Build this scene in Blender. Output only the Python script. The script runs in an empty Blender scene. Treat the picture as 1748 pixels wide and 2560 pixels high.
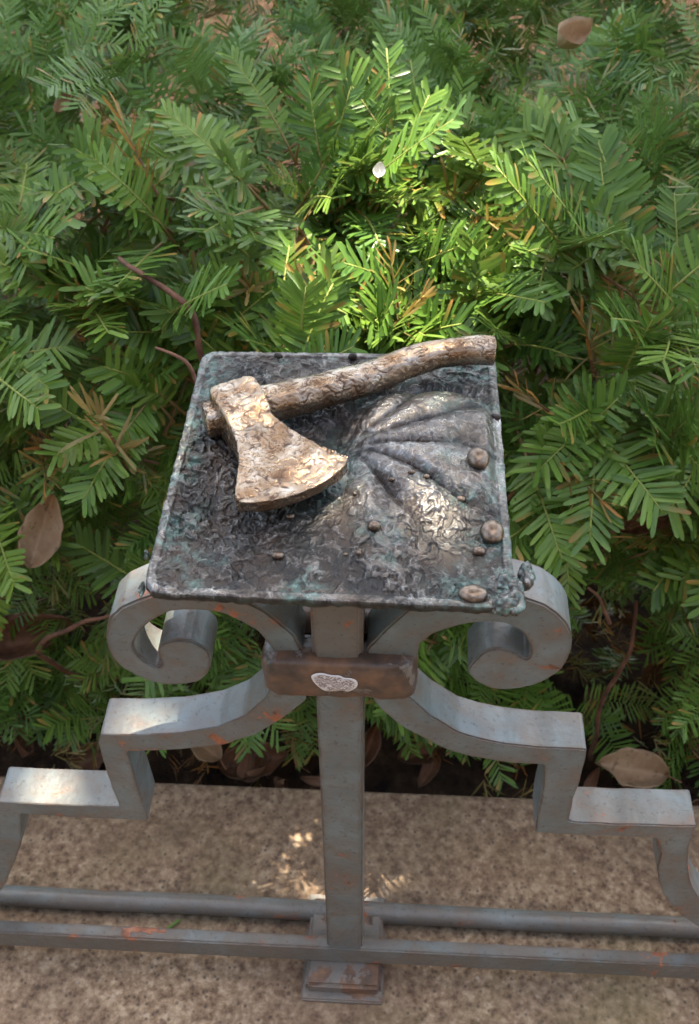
import bpy, bmesh, math, random
import numpy as np
from mathutils import Vector, Matrix, Quaternion

# ------------------------------------------------------------------ camera, sky, sun, exposure
sc = bpy.context.scene
COL = sc.collection
random.seed(7)
RNG = np.random.default_rng(11)

CAM = np.array([0.019, -0.448, 1.039])
PITCH, YAW, ROLL = (math.radians(a) for a in (43.93, -3.35, -0.49))
FPX, CXP, CYP = 2784.0, 874.0, 1280.0
FW = np.array([math.sin(YAW) * math.cos(PITCH), math.cos(YAW) * math.cos(PITCH), -math.sin(PITCH)])
_r = np.array([math.cos(YAW), -math.sin(YAW), 0.0])
_u = np.cross(_r, FW)
RT = math.cos(ROLL) * _r + math.sin(ROLL) * _u
UP = -math.sin(ROLL) * _r + math.cos(ROLL) * _u
cd = bpy.data.cameras.new('camera')
cam = bpy.data.objects.new('camera', cd)
COL.objects.link(cam)
cam.matrix_world = Matrix(((RT[0], UP[0], -FW[0], CAM[0]), (RT[1], UP[1], -FW[1], CAM[1]),
                           (RT[2], UP[2], -FW[2], CAM[2]), (0, 0, 0, 1)))
cd.sensor_fit = 'VERTICAL'
cd.sensor_height = 36.0
cd.sensor_width = 24.6
cd.lens = FPX / 2560.0 * 36.0
cd.clip_start = 0.02
cd.clip_end = 500.0
cd.dof.use_dof = True
cd.dof.focus_distance = 0.70
cd.dof.aperture_fstop = 15.0
sc.camera = cam

SUN_EL, SUN_AZ = math.radians(67), math.radians(10)          # azimuth from +Y towards +X
SUN = np.array([math.sin(SUN_AZ) * math.cos(SUN_EL), math.cos(SUN_AZ) * math.cos(SUN_EL), math.sin(SUN_EL)])
w = bpy.data.worlds.new('World')
sc.world = w
w.use_nodes = True
wn = w.node_tree
wn.nodes.clear()
sky = wn.nodes.new('ShaderNodeTexSky')
sky.sky_type = 'NISHITA'
sky.sun_disc = False
sky.sun_elevation = SUN_EL
sky.sun_rotation = SUN_AZ
sky.dust_density = 2.5
sky.air_density = 1.0
sky.ozone_density = 1.0
bg = wn.nodes.new('ShaderNodeBackground')
bg.inputs['Strength'].default_value = 0.15
wo = wn.nodes.new('ShaderNodeOutputWorld')
wn.links.new(sky.outputs[0], bg.inputs[0])
wn.links.new(bg.outputs[0], wo.inputs[0])
sl = bpy.data.lights.new('sun', 'SUN')
sl.energy = 5.0
sl.angle = math.radians(0.5)
sl.color = (1.0, 0.95, 0.88)
so = bpy.data.objects.new('sun', sl)
COL.objects.link(so)
so.rotation_euler = Vector(SUN).to_track_quat('Z', 'Y').to_euler()
so.location = Vector(SUN * 20)
sc.view_settings.view_transform = 'Standard'
sc.view_settings.look = 'None'
sc.view_settings.gamma = 1.0
sc.view_settings.use_curve_mapping = False
sc.view_settings.exposure = 2.12
sc.view_settings.use_white_balance = True
sc.view_settings.white_balance_temperature = 7700
sc.view_settings.white_balance_tint = 6
sc.cycles.max_bounces = 5
sc.cycles.use_adaptive_sampling = True
sc.cycles.adaptive_threshold = 0.03
sc.cycles.use_denoising = True

# ------------------------------------------------------------------ helpers
def ray(u, v):
    return FW + RT * (u - CXP) / FPX - UP * (v - CYP) / FPX
def on_y(u, v, y):                      # point of the upright plane Y = y
    d = ray(u, v)
    return CAM + d * ((y - CAM[1]) / d[1])
def on_z(u, v, z):                      # point of the level plane Z = z
    d = ray(u, v)
    return CAM + d * ((z - CAM[2]) / d[2])
def to_px(p):
    d = np.asarray(p) - CAM
    k = d @ FW
    return CXP + FPX * (d @ RT) / k, CYP - FPX * (d @ UP) / k, k

def obj(name, me, mat=None, parent=None):
    o = bpy.data.objects.new(name, me)
    COL.objects.link(o)
    if parent is not None:
        o.parent = parent
    if mat is not None and me is not None and not me.materials:
        me.materials.append(mat)
    return o
def tag(o, label=None, cat=None, group=None, kind=None):
    if label: o['label'] = label
    if cat: o['category'] = cat
    if group: o['group'] = group
    if kind: o['kind'] = kind
    return o
def thing(name, label, cat, loc=(0, 0, 0), group=None):
    o = bpy.data.objects.new(name, None)
    COL.objects.link(o)
    o.location = loc
    o.empty_display_size = 0.05
    return tag(o, label, cat, group)
def mesh_np(name, V, Fq, smooth=True):
    me = bpy.data.meshes.new(name)
    V = np.asarray(V, dtype=np.float32)
    me.vertices.add(len(V))
    me.vertices.foreach_set('co', V.ravel())
    if isinstance(Fq, np.ndarray):
        n, k = Fq.shape
        me.loops.add(n * k)
        me.loops.foreach_set('vertex_index', Fq.ravel().astype(np.int32))
        me.polygons.add(n)
        me.polygons.foreach_set('loop_start', np.arange(0, n * k, k, dtype=np.int32))
        me.polygons.foreach_set('loop_total', np.full(n, k, dtype=np.int32))
    else:
        tot = np.array([len(f) for f in Fq], dtype=np.int32)
        me.loops.add(int(tot.sum()))
        me.loops.foreach_set('vertex_index', np.concatenate([np.asarray(f) for f in Fq]).astype(np.int32))
        me.polygons.add(len(Fq))
        me.polygons.foreach_set('loop_start', np.concatenate([[0], np.cumsum(tot)[:-1]]).astype(np.int32))
        me.polygons.foreach_set('loop_total', tot)
    me.update(calc_edges=True)
    me.validate()
    if smooth:
        me.polygons.foreach_set('use_smooth', np.ones(len(me.polygons), dtype=bool))
    return me
def vattr(me, name, vals):
    a = me.attributes.new(name, 'FLOAT', 'POINT')
    a.data.foreach_set('value', np.asarray(vals, dtype=np.float32))

# --- vectorised gradient noise
_P = np.random.default_rng(3).permutation(512)
_G = np.random.default_rng(4).normal(size=(512, 3))
_G /= np.linalg.norm(_G, axis=1)[:, None]
def pnoise(p, seed=0):
    p = np.asarray(p, dtype=float) + seed * 17.31
    i = np.floor(p).astype(int)
    f = p - i
    u = f * f * f * (f * (f * 6 - 15) + 10)
    r = np.zeros(len(p))
    for dx in (0, 1):
        for dy in (0, 1):
            for dz in (0, 1):
                h = _P[(_P[(_P[(i[:, 0] + dx) & 511] + i[:, 1] + dy) & 511] + i[:, 2] + dz) & 511]
                g = _G[h]
                d = (g[:, 0] * (f[:, 0] - dx) + g[:, 1] * (f[:, 1] - dy) + g[:, 2] * (f[:, 2] - dz))
                wgt = (u[:, 0] if dx else 1 - u[:, 0]) * (u[:, 1] if dy else 1 - u[:, 1]) * (u[:, 2] if dz else 1 - u[:, 2])
                r += d * wgt
    return r * 1.6
def fbm(p, oct=4, seed=0):
    r, a = 0, 1.0
    for k in range(oct):
        r = r + a * pnoise(p * 2.03 ** k, seed + k)
        a *= 0.5
    return r
def sstep(a, b, x):
    t = np.clip((np.asarray(x, float) - a) / (b - a), 0, 1)
    return t * t * (3 - 2 * t)

# ------------------------------------------------------------------ materials
class N:
    def __init__(self, name):
        self.m = bpy.data.materials.new(name)
        self.m.use_nodes = True
        self.t = self.m.node_tree
        self.t.nodes.clear()
        self.out = self.t.nodes.new('ShaderNodeOutputMaterial')
        self.b = self.t.nodes.new('ShaderNodeBsdfPrincipled')
        self.t.links.new(self.b.outputs[0], self.out.inputs[0])
    def n(self, typ, **kw):
        x = self.t.nodes.new(typ)
        for k, v in kw.items():
            if hasattr(x, k): setattr(x, k, v)
        return x
    def put(self, sock, v):
        if hasattr(v, 'node') or hasattr(v, 'is_linked'):
            self.t.links.new(v, sock)
        else:
            if isinstance(v, (tuple, list)) and len(v) == 3 and sock.type == 'RGBA': v = (*v, 1)
            sock.default_value = v
    def coord(self, kind='Object', scale=None):
        c = self.n('ShaderNodeTexCoord').outputs[kind]
        if scale is None: return c
        mp = self.n('ShaderNodeMapping')
        self.t.links.new(c, mp.inputs[0])
        mp.inputs['Scale'].default_value = scale
        return mp.outputs[0]
    def noise(self, co, scale, detail=4, rough=0.55, dist=0.0):
        x = self.n('ShaderNodeTexNoise')
        self.t.links.new(co, x.inputs['Vector'])
        x.inputs['Scale'].default_value = scale
        x.inputs['Detail'].default_value = detail
        x.inputs['Roughness'].default_value = rough
        x.inputs['Distortion'].default_value = dist
        return x.outputs[0]
    def voro(self, co, scale, feature='F1', out=0, rnd=1.0):
        x = self.n('ShaderNodeTexVoronoi')
        x.feature = feature
        self.t.links.new(co, x.inputs['Vector'])
        x.inputs['Scale'].default_value = scale
        x.inputs['Randomness'].default_value = rnd
        return x.outputs[out]
    def ramp(self, fac, stops, interp='LINEAR'):
        x = self.n('ShaderNodeValToRGB')
        x.color_ramp.interpolation = interp
        e = x.color_ramp.elements
        while len(e) < len(stops): e.new(0.5)
        for k, (p, c) in enumerate(stops):
            e[k].position = p
            e[k].color = (c, c, c, 1) if isinstance(c, (int, float)) else (*c, 1)
        self.put(x.inputs[0], fac)
        return x.outputs[0]
    def mix(self, fac, a, b, mode='MIX'):
        x = self.n('ShaderNodeMix')
        x.data_type = 'RGBA'
        x.blend_type = mode
        self.put(x.inputs[0], fac)
        self.put(x.inputs[6], a)
        self.put(x.inputs[7], b)
        return x.outputs[2]
    def math(self, op, a, b=0.0, c=None, clamp=False):
        x = self.n('ShaderNodeMath')
        x.operation = op
        x.use_clamp = clamp
        self.put(x.inputs[0], a)
        self.put(x.inputs[1], b)
        if c is not None: self.put(x.inputs[2], c)
        return x.outputs[0]
    def attr(self, name):
        x = self.n('ShaderNodeAttribute')
        x.attribute_name = name
        return x.outputs['Fac']
    def set(self, **kw):
        for k, v in kw.items():
            self.put(self.b.inputs[k.replace('_', ' ')], v)
    def bump(self, h, strength=0.3, dist=0.001):
        x = self.n('ShaderNodeBump')
        x.inputs['Strength'].default_value = strength
        x.inputs['Distance'].default_value = dist
        self.put(x.inputs['Height'], h)
        self.t.links.new(x.outputs[0], self.b.inputs['Normal'])

def mat_iron(name, rust, dirt, old=False):
    a = N(name)
    co = a.coord()
    base = a.ramp(a.noise(co, 22, 5), [(0.3, (0.120, 0.148, 0.154)), (0.5, (0.156, 0.192, 0.199)), (0.72, (0.197, 0.235, 0.242))])
    # thin dust film and brown grime that gathers in blotches
    grime = a.ramp(a.noise(co, 30, 6, 0.6, 0.4), [(0.50 - dirt, 0.0), (0.74 - dirt, 1.0)])
    base = a.mix(a.math('MULTIPLY', grime, 0.62), base, (0.150, 0.105, 0.078))
    speck = a.ramp(a.noise(co, 260, 3, 0.6), [(0.60, 0.0), (0.66, 1.0)])
    base = a.mix(a.math('MULTIPLY', speck, 0.6), base, (0.08, 0.075, 0.07))
    n1 = a.noise(co, 30, 6, 0.66, 0.3)
    chip = a.ramp(n1, [(0.665 - rust, 0.0), (0.685 - rust, 1.0)])
    rustc = a.ramp(a.noise(co, 90, 4), [(0.35, (0.13, 0.055, 0.032)), (0.5, (0.33, 0.105, 0.052)), (0.72, (0.44, 0.18, 0.10))])
    if old:
        rustc = a.ramp(a.noise(co, 60, 5), [(0.32, (0.052, 0.036, 0.028)), (0.48, (0.105, 0.064, 0.046)), (0.62, (0.175, 0.092, 0.056)), (0.78, (0.26, 0.135, 0.075))])
    halo = a.ramp(n1, [(0.60 - rust, 0.0), (0.68 - rust, 0.55)])
    bv = a.n('ShaderNodeBevel'); bv.samples = 4; bv.inputs['Radius'].default_value = 0.0045
    dt = a.n('ShaderNodeVectorMath'); dt.operation = 'DOT_PRODUCT'
    a.t.links.new(bv.outputs[0], dt.inputs[0]); a.t.links.new(a.n('ShaderNodeNewGeometry').outputs['Normal'], dt.inputs[1])
    ed = a.ramp(a.math('SUBTRACT', 1.0, dt.outputs['Value']), [(0.02, 0.0), (0.16, 1.0)])
    ew = a.math('MULTIPLY', ed, a.ramp(a.noise(co, 55, 5, 0.65), [(0.40, 0.0), (0.56, 1.0)]))
    base = a.mix(a.math('MULTIPLY', ew, 0.85), base, (0.125, 0.080, 0.058))
    base = a.mix(halo, base, (0.20, 0.14, 0.11))
    base = a.mix(chip, base, rustc)
    a.set(Base_Color=base, Roughness=a.math('ADD', a.math('MULTIPLY', a.noise(co, 60, 4), 0.35), 0.22), Specular_IOR_Level=0.55)
    h = a.math('ADD', a.math('MULTIPLY', a.noise(co, 35, 3), 1.2), a.math('MULTIPLY', a.noise(co, 180, 4), 0.35))
    h = a.math('SUBTRACT', h, a.math('MULTIPLY', chip, 0.25))
    a.bump(h, 0.7, 0.0018)
    return a.m
M_IRON = mat_iron('painted_iron', 0.026, 0.125)
M_RUSTY = mat_iron('rusty_iron', 0.26, 0.30, True)
M_FOOT = mat_iron('grimy_iron', 0.15, 0.34, True)
M_ROD = mat_iron('dirty_iron', 0.05, 0.24)

def mat_bronze(name, warm):
    a = N(name)
    co = a.coord()
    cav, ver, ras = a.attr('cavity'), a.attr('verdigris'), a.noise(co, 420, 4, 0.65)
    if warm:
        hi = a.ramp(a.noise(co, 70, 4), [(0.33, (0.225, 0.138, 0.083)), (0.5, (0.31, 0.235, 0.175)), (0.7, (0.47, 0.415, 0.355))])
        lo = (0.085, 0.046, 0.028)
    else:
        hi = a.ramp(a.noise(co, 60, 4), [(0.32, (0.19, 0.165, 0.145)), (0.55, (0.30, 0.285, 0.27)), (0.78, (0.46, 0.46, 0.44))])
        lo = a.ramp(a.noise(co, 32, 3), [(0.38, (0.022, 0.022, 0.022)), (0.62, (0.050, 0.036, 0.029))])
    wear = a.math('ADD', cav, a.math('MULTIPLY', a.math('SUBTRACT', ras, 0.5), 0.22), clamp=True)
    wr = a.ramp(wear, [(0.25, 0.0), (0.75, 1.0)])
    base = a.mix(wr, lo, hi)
    vg = a.ramp(a.noise(co, 230, 4, 0.6), [(0.42, (0.045, 0.13, 0.115)), (0.62, (0.16, 0.34, 0.30)), (0.8, (0.38, 0.48, 0.43))])
    vf = a.math('MULTIPLY', ver, a.ramp(a.noise(co, 130, 5, 0.65), [(0.42, 0.0), (0.58, 1.0)]), clamp=True)
    base = a.mix(vf, base, vg)
    a.set(Base_Color=base)
    met = a.math('MULTIPLY', a.math('ADD', a.math('MULTIPLY', wr, 0.45), 0.5), a.math('SUBTRACT', 1.0, vf))
    a.set(Metallic=met)
    a.set(Roughness=a.math('ADD', a.math('MULTIPLY', a.math('SUBTRACT', 1.0, wr), 0.26), a.math('ADD', a.math('MULTIPLY', ras, 0.12), 0.13 if warm else 0.13)))
    a.bump(a.math('ADD', a.noise(co, 800, 3), a.math('MULTIPLY', a.noise(co, 330, 4, 0.65, 2.2), 2.2)), 0.28, 0.0005)
    return a.m
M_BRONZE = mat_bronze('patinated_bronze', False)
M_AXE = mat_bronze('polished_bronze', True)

def mat_bead():
    a = N('worn_bronze_bead')
    co = a.coord('Generated')
    base = a.ramp(a.noise(co, 4, 4), [(0.35, (0.09, 0.066, 0.052)), (0.62, (0.24, 0.18, 0.14))])
    a.set(Base_Color=base, Metallic=0.9, Roughness=0.40)
    return a.m
M_BEAD = mat_bead()

def mat_granite():
    a = N('speckled_granite')
    co = a.coord()
    g1 = a.noise(co, 120, 5, 0.62, 0.1)
    base = a.ramp(g1, [(0.30, (0.075, 0.044, 0.026)), (0.42, (0.205, 0.130, 0.080)), (0.53, (0.31, 0.21, 0.133)), (0.68, (0.50, 0.37, 0.25))])
    sp = a.ramp(a.voro(co, 135), [(0.14, 1.0), (0.30, 0.0)])
    sp = a.math('MULTIPLY', sp, a.ramp(a.noise(co, 45, 3), [(0.36, 0.0), (0.48, 1.0)]))
    base = a.mix(a.math('MULTIPLY', sp, 0.8), base, (0.075, 0.055, 0.042))
    qz = a.ramp(a.voro(co, 90), [(0.08, 1.0), (0.22, 0.0)])
    qz = a.math('MULTIPLY', qz, a.ramp(a.noise(co, 60, 2), [(0.55, 0.0), (0.62, 1.0)]))
    base = a.mix(a.math('MULTIPLY', qz, 0.6), base, (0.56, 0.45, 0.36))
    # weather stains: brown blotches, yellow-green algae, rust wash below the post
    st = a.ramp(a.noise(co, 9, 5, 0.6, 0.5), [(0.44, 0.0), (0.70, 1.0)])
    base = a.mix(a.math('MULTIPLY', st, 0.38), base, (0.130, 0.088, 0.062))
    al = a.ramp(a.noise(co, 6.5, 4, 0.55), [(0.54, 0.0), (0.70, 1.0)])
    base = a.mix(a.math('MULTIPLY', al, 0.40), base, (0.20, 0.165, 0.075))
    geo = a.n('ShaderNodeNewGeometry').outputs['Position']
    d = a.n('ShaderNodeVectorMath'); d.operation = 'DISTANCE'
    a.t.links.new(geo, d.inputs[0]); d.inputs[1].default_value = (-0.016, 0.0, 0.02)
    sy = a.n('ShaderNodeSeparateXYZ'); a.t.links.new(geo, sy.inputs[0])
    back_brown = a.ramp(a.math('ADD', sy.outputs['Y'], a.math('MULTIPLY', a.noise(co, 12, 5, 0.6), 0.12)), [(0.10, 0.0), (0.20, 1.0)])  # browner and darker towards the back edge
    base = a.mix(a.math('MULTIPLY', back_brown, 0.45), base, (0.10, 0.062, 0.040))
    rw = a.ramp(a.math('ADD', d.outputs['Value'], a.math('MULTIPLY', a.noise(co, 25, 4), 0.10)), [(0.07, 1.0), (0.17, 0.0)])
    base = a.mix(a.math('MULTIPLY', rw, 0.65), base, (0.105, 0.060, 0.040))
    a.set(Base_Color=base, Roughness=0.72, Specular_IOR_Level=0.3)
    a.bump(a.math('ADD', g1, a.math('MULTIPLY', a.noise(co, 380, 3), 0.5)), 0.6, 0.0015)
    return a.m
M_GRANITE = mat_granite()

def mat_soil():
    a = N('dark_soil')
    co = a.coord()
    base = a.ramp(a.noise(co, 40, 6, 0.65), [(0.35, (0.018, 0.011, 0.008)), (0.55, (0.050, 0.028, 0.017)), (0.75, (0.11, 0.060, 0.034))])
    a.set(Base_Color=base, Roughness=0.95, Specular_IOR_Level=0.1)
    a.bump(a.noise(co, 60, 6, 0.7), 1.0, 0.012)
    return a.m
M_SOIL = mat_soil()
def mat_paving():
    a = N('pale_gravel_path')
    co = a.coord()
    base = a.ramp(a.noise(co, 30, 6, 0.6), [(0.3, (0.16, 0.135, 0.115)), (0.7, (0.28, 0.245, 0.215))])
    a.set(Base_Color=base, Roughness=0.9)
    a.bump(a.noise(co, 90, 5), 0.6, 0.006)
    return a.m
M_PATH = mat_paving()

def mat_needle():
    a = N('yew_needles')
    oi = a.n('ShaderNodeObjectInfo').outputs['Random']
    tint, brown, fresh = a.attr('tint'), a.attr('brown'), a.attr('fresh')
    t = a.math('ADD', a.math('MULTIPLY', tint, 0.55), a.math('MULTIPLY', oi, 0.35))
    c = a.ramp(t, [(0.05, (0.026, 0.070, 0.016)), (0.35, (0.064, 0.148, 0.026)), (0.65, (0.118, 0.225, 0.034)), (0.95, (0.190, 0.300, 0.046))])
    c = a.mix(a.math('MULTIPLY', fresh, 0.65), c, (0.200, 0.300, 0.050))
    c = a.mix(brown, c, a.ramp(tint, [(0.1, (0.22, 0.080, 0.026)), (0.8, (0.54, 0.245, 0.078))]))
    bf = a.n('ShaderNodeNewGeometry').outputs['Backfacing']
    c2 = a.mix(a.math('MULTIPLY', bf, 0.55), c, (0.12, 0.175, 0.065))
    a.set(Base_Color=c2, Roughness=0.36, Specular_IOR_Level=0.33)
    tr = a.n('ShaderNodeBsdfTranslucent')
    a.t.links.new(a.mix(0.5, c, (0.20, 0.34, 0.08)), tr.inputs[0])
    ms = a.n('ShaderNodeMixShader')
    ms.inputs[0].default_value = 0.21
    a.t.links.new(a.b.outputs[0], ms.inputs[1])
    a.t.links.new(tr.outputs[0], ms.inputs[2])
    a.t.links.new(ms.outputs[0], a.out.inputs[0])
    return a.m
M_NEEDLE = mat_needle()
def mat_twig():
    a = N('yew_twig')
    old = a.attr('old')
    c = a.mix(old, (0.23, 0.27, 0.055), (0.19, 0.085, 0.045))
    a.set(Base_Color=c, Roughness=0.6)
    return a.m
M_TWIG = mat_twig()
def mat_bark():
    a = N('reddish_bark')
    co = a.coord()
    c = a.ramp(a.noise(co, 70, 5, 0.6), [(0.3, (0.075, 0.032, 0.020)), (0.6, (0.20, 0.090, 0.055)), (0.8, (0.30, 0.16, 0.105))])
    a.set(Base_Color=c, Roughness=0.8)
    a.bump(a.noise(co, 160, 4), 0.8, 0.002)
    return a.m
M_BARK = mat_bark()
def mat_dry(name, c0, c1, c2):
    a = N(name)
    co = a.coord()
    c = a.ramp(a.noise(co, 30, 5, 0.6), [(0.3, c0), (0.52, c1), (0.75, c2)])
    spot = a.ramp(a.noise(co, 95, 4), [(0.62, 0.0), (0.70, 0.7)])
    c = a.mix(spot, c, tuple(x * 0.35 for x in c0))
    c = a.mix(a.math('MULTIPLY', a.attr('rib'), 0.22), c, tuple(min(1, x * 1.5) for x in c2))
    a.set(Base_Color=c, Roughness=0.6, Specular_IOR_Level=0.35)
    tr = a.n('ShaderNodeBsdfTranslucent')
    a.t.links.new(c, tr.inputs[0])
    ms = a.n('ShaderNodeMixShader')
    ms.inputs[0].default_value = 0.15
    a.t.links.new(a.b.outputs[0], ms.inputs[1]); a.t.links.new(tr.outputs[0], ms.inputs[2])
    a.t.links.new(ms.outputs[0], a.out.inputs[0])
    a.bump(a.math('ADD', a.noise(co, 60, 4), a.attr('rib')), 0.5, 0.0015)
    return a.m
M_TAN = mat_dry('tan_dry_leaf', (0.30, 0.18, 0.10), (0.38, 0.25, 0.15), (0.46, 0.33, 0.21))
M_BROWN = mat_dry('brown_dry_leaf', (0.10, 0.046, 0.026), (0.17, 0.080, 0.044), (0.25, 0.135, 0.078))
M_PALE = mat_dry('pale_dry_leaf', (0.42, 0.28, 0.17), (0.55, 0.40, 0.26), (0.66, 0.52, 0.37))
def mat_simple(name, col, rough=0.5, bump=0.0):
    a = N(name)
    co = a.coord()
    c = a.mix(a.noise(co, 120, 4), tuple(x * 0.75 for x in col), col)
    a.set(Base_Color=c, Roughness=rough)
    if bump: a.bump(a.noise(co, 250, 4), bump, 0.002)
    return a.m
M_PETAL = mat_simple('white_petal', (0.86, 0.84, 0.78), 0.5)
M_THREAD = mat_simple('spider_silk', (0.8, 0.8, 0.8), 0.25)
def mat_mark():
    a = N('white_paint_scrawl')
    co = a.coord()
    edge = a.attr('edge')
    sw = a.n('ShaderNodeTexWave')
    sw.wave_type = 'RINGS'
    a.t.links.new(co, sw.inputs[0])
    sw.inputs['Scale'].default_value = 95; sw.inputs['Distortion'].default_value = 22
    sw.inputs['Detail'].default_value = 3; sw.inputs['Detail Scale'].default_value = 1.6
    f = a.ramp(sw.outputs['Fac'], [(0.45, 0.0), (0.80, 1.0)])
    f = a.math('MAXIMUM', a.math('MULTIPLY', f, 0.8), a.ramp(edge, [(0.72, 0.0), (0.88, 1.0)]))
    c = a.mix(f, (0.30, 0.24, 0.24), (0.78, 0.74, 0.74))
    a.set(Base_Color=c, Roughness=0.55)
    return a.m
M_MARK = mat_mark()
def mat_canopy():
    a = N('shade_tree_leaves')
    oi = a.attr('tint')
    c = a.ramp(oi, [(0.0, (0.040, 0.085, 0.020)), (1.0, (0.085, 0.15, 0.035))])
    a.set(Base_Color=c, Roughness=0.45)
    return a.m
M_CANOPY = mat_canopy()

# ------------------------------------------------------------------ the setting
ZG = 0.02                                    # top of the granite
GBACK = on_z(860, 1972, ZG)[1]
def grid(name, x0, x1, y0, y1, nx, ny, zf, mat):
    X, Y = np.meshgrid(np.linspace(x0, x1, nx), np.linspace(y0, y1, ny))
    V = np.stack([X.ravel(), Y.ravel(), zf(X.ravel(), Y.ravel())], 1)
    i = np.arange(nx * ny).reshape(ny, nx)
    F = np.stack([i[:-1, :-1].ravel(), i[:-1, 1:].ravel(), i[1:, 1:].ravel(), i[1:, :-1].ravel()], 1)
    return mesh_np(name, V, F)
def pts3(x, y, s, z=0.0):
    return np.stack([np.asarray(x) * s, np.asarray(y) * s, np.full(len(x), z)], 1)

g = obj('ground', grid('ground', -60, 60, -60, 60, 61, 61, lambda x, y: np.full(len(x), -0.20), M_PATH), M_PATH)
tag(g, 'pale gravel ground stretching beyond the hedge', kind='structure')
def mat_added_road():
    a = N('asphalt')
    co = a.coord()
    a.set(Base_Color=a.ramp(a.noise(co, 60, 5, 0.7), [(0.3, (0.035, 0.034, 0.033)), (0.7, (0.075, 0.072, 0.068))]), Roughness=0.9)
    a.bump(a.noise(co, 150, 4), 0.6, 0.004)
    return a.m
rd = obj('added_road', grid('added_road', -30, 30, -4.55, -0.52, 60, 12, lambda x, y: np.full(len(x), -0.150), None), mat_added_road())  # unseen dark sheet added to cut light bounced onto the fence fronts
tag(rd, 'unseen asphalt strip added in front of the kerb to cut bounced light', kind='structure')
soil = obj('soil', grid('soil', -2.6, 2.6, GBACK - 0.06, 2.9, 160, 130,
           lambda x, y: -0.055 + 0.018 * fbm(pts3(x, y, 9), 4, 2) - 0.16 * sstep(2.75, 2.9, y), M_SOIL), M_SOIL)
tag(soil, 'dark brown soil under the hedge', kind='structure')
def build_kerb():
    bm = bmesh.new()
    bmesh.ops.create_cube(bm, size=1)
    for v in bm.verts:
        v.co = (v.co.x * 3.6, -0.5 + (v.co.y + 0.5) * (GBACK + 0.5), -0.20 + (v.co.z + 0.5) * (ZG + 0.20))
    bmesh.ops.bevel(bm, geom=bm.edges[:], offset=0.004, segments=3, affect='EDGES')
    me = bpy.data.meshes.new('granite_kerb')
    bm.to_mesh(me); bm.free()
    return me
kerb = obj('granite_kerb', build_kerb(), M_GRANITE)
tag(kerb, 'low stained granite kerb under the iron fence', kind='structure')

# unseen house added behind the camera to darken and warm the fence fronts
def build_added_house():
    h = thing('added_house', 'unseen stone house front added to dim and warm the front light', 'house', (0.0, -4.6, -0.2))
    a = N('warm_stone_wall')
    co = a.coord()
    a.set(Base_Color=a.ramp(a.noise(co, 3, 6), [(0.3, (0.085, 0.062, 0.048)), (0.7, (0.14, 0.105, 0.082))]), Roughness=0.9)
    g_ = N('dark_window_glass'); g_.set(Base_Color=(0.02, 0.024, 0.03), Roughness=0.1)
    def bx(name, x0, x1, y0, y1, z0, z1, m, par):
        V = [(x, y, z) for x in (x0, x1) for y in (y0, y1) for z in (z0, z1)]
        return obj(name, mesh_np(name, V, [(0, 1, 3, 2), (4, 6, 7, 5), (0, 4, 5, 1), (2, 3, 7, 6), (0, 2, 6, 4), (1, 5, 7, 3)], False), m, par)
    wall = bx('wall', -8, 8, -1.0, 0.0, 0.0, 6.0, a.m, h)
    for k in range(5):
        x = -6.4 + k * 3.2
        wnd = bx('window', x - 0.6, x + 0.6, -0.02, 0.012, 1.2, 3.0, g_.m, h)
        bx('sill', x - 0.7, x + 0.7, 0.0, 0.08, 1.08, 1.19, a.m, wnd)
build_added_house()

# ------------------------------------------------------------------ iron fence
fence = thing('iron_fence', 'blue-grey painted wrought iron fence with scrolls, rusty collar and stepped arms', 'fence', (-0.015, 0.016, ZG))
FI = Matrix.Translation((0.015, -0.016, -ZG))
def resample(P, step):
    out = []
    n = len(P)
    for i in range(n):
        a, b = P[i], P[(i + 1) % n]
        k = max(1, int(np.linalg.norm(b - a) / step))
        for j in range(k): out.append(a + (b - a) * j / k)
    return np.array(out)
def chaikin(P, it=2):
    for _ in range(it):
        Q = np.roll(P, -1, 0)
        P = np.stack([P * .75 + Q * .25, P * .25 + Q * .75], 1).reshape(-1, P.shape[1])
    return P
def flat_bar(name, px, y0, y1, mat, parent, step=0.005, bev=0.0022, raw=None):
    P = raw if raw is not None else np.array([on_y(u, v, y0)[[0, 2]] for u, v in px])
    P = chaikin(resample(P, step), 2)
    # forged unevenness
    P = P + np.stack([pnoise(np.c_[P * 60, np.zeros(len(P))], 5), pnoise(np.c_[P * 60, np.zeros(len(P))], 9)], 1) * 0.0006
    ar = 0.5 * np.sum(P[:, 0] * np.roll(P[:, 1], -1) - np.roll(P[:, 0], -1) * P[:, 1])
    if ar < 0: P = P[::-1]
    bm = bmesh.new()
    vf = [bm.verts.new((p[0], y0, p[1])) for p in P]
    f = bm.faces.new(vf)
    r = bmesh.ops.extrude_face_region(bm, geom=[f])
    nv = [e for e in r['geom'] if isinstance(e, bmesh.types.BMVert)]
    for v in nv: v.co.y = y1
    bmesh.ops.recalc_face_normals(bm, faces=bm.faces[:])
    ed = [e for e in bm.edges if len(e.link_faces) == 2 and e.calc_face_angle(0) > 1.2 and abs(e.verts[0].co.y - e.verts[1].co.y) < 1e-6]
    bmesh.ops.bevel(bm, geom=ed, offset=bev, segments=2, affect='EDGES', clamp_overlap=True)
    bm.transform(FI)
    me = bpy.data.meshes.new(name)
    for fc in bm.faces: fc.smooth = False
    bm.to_mesh(me); bm.free()
    return obj(name, me, mat, parent)
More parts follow.
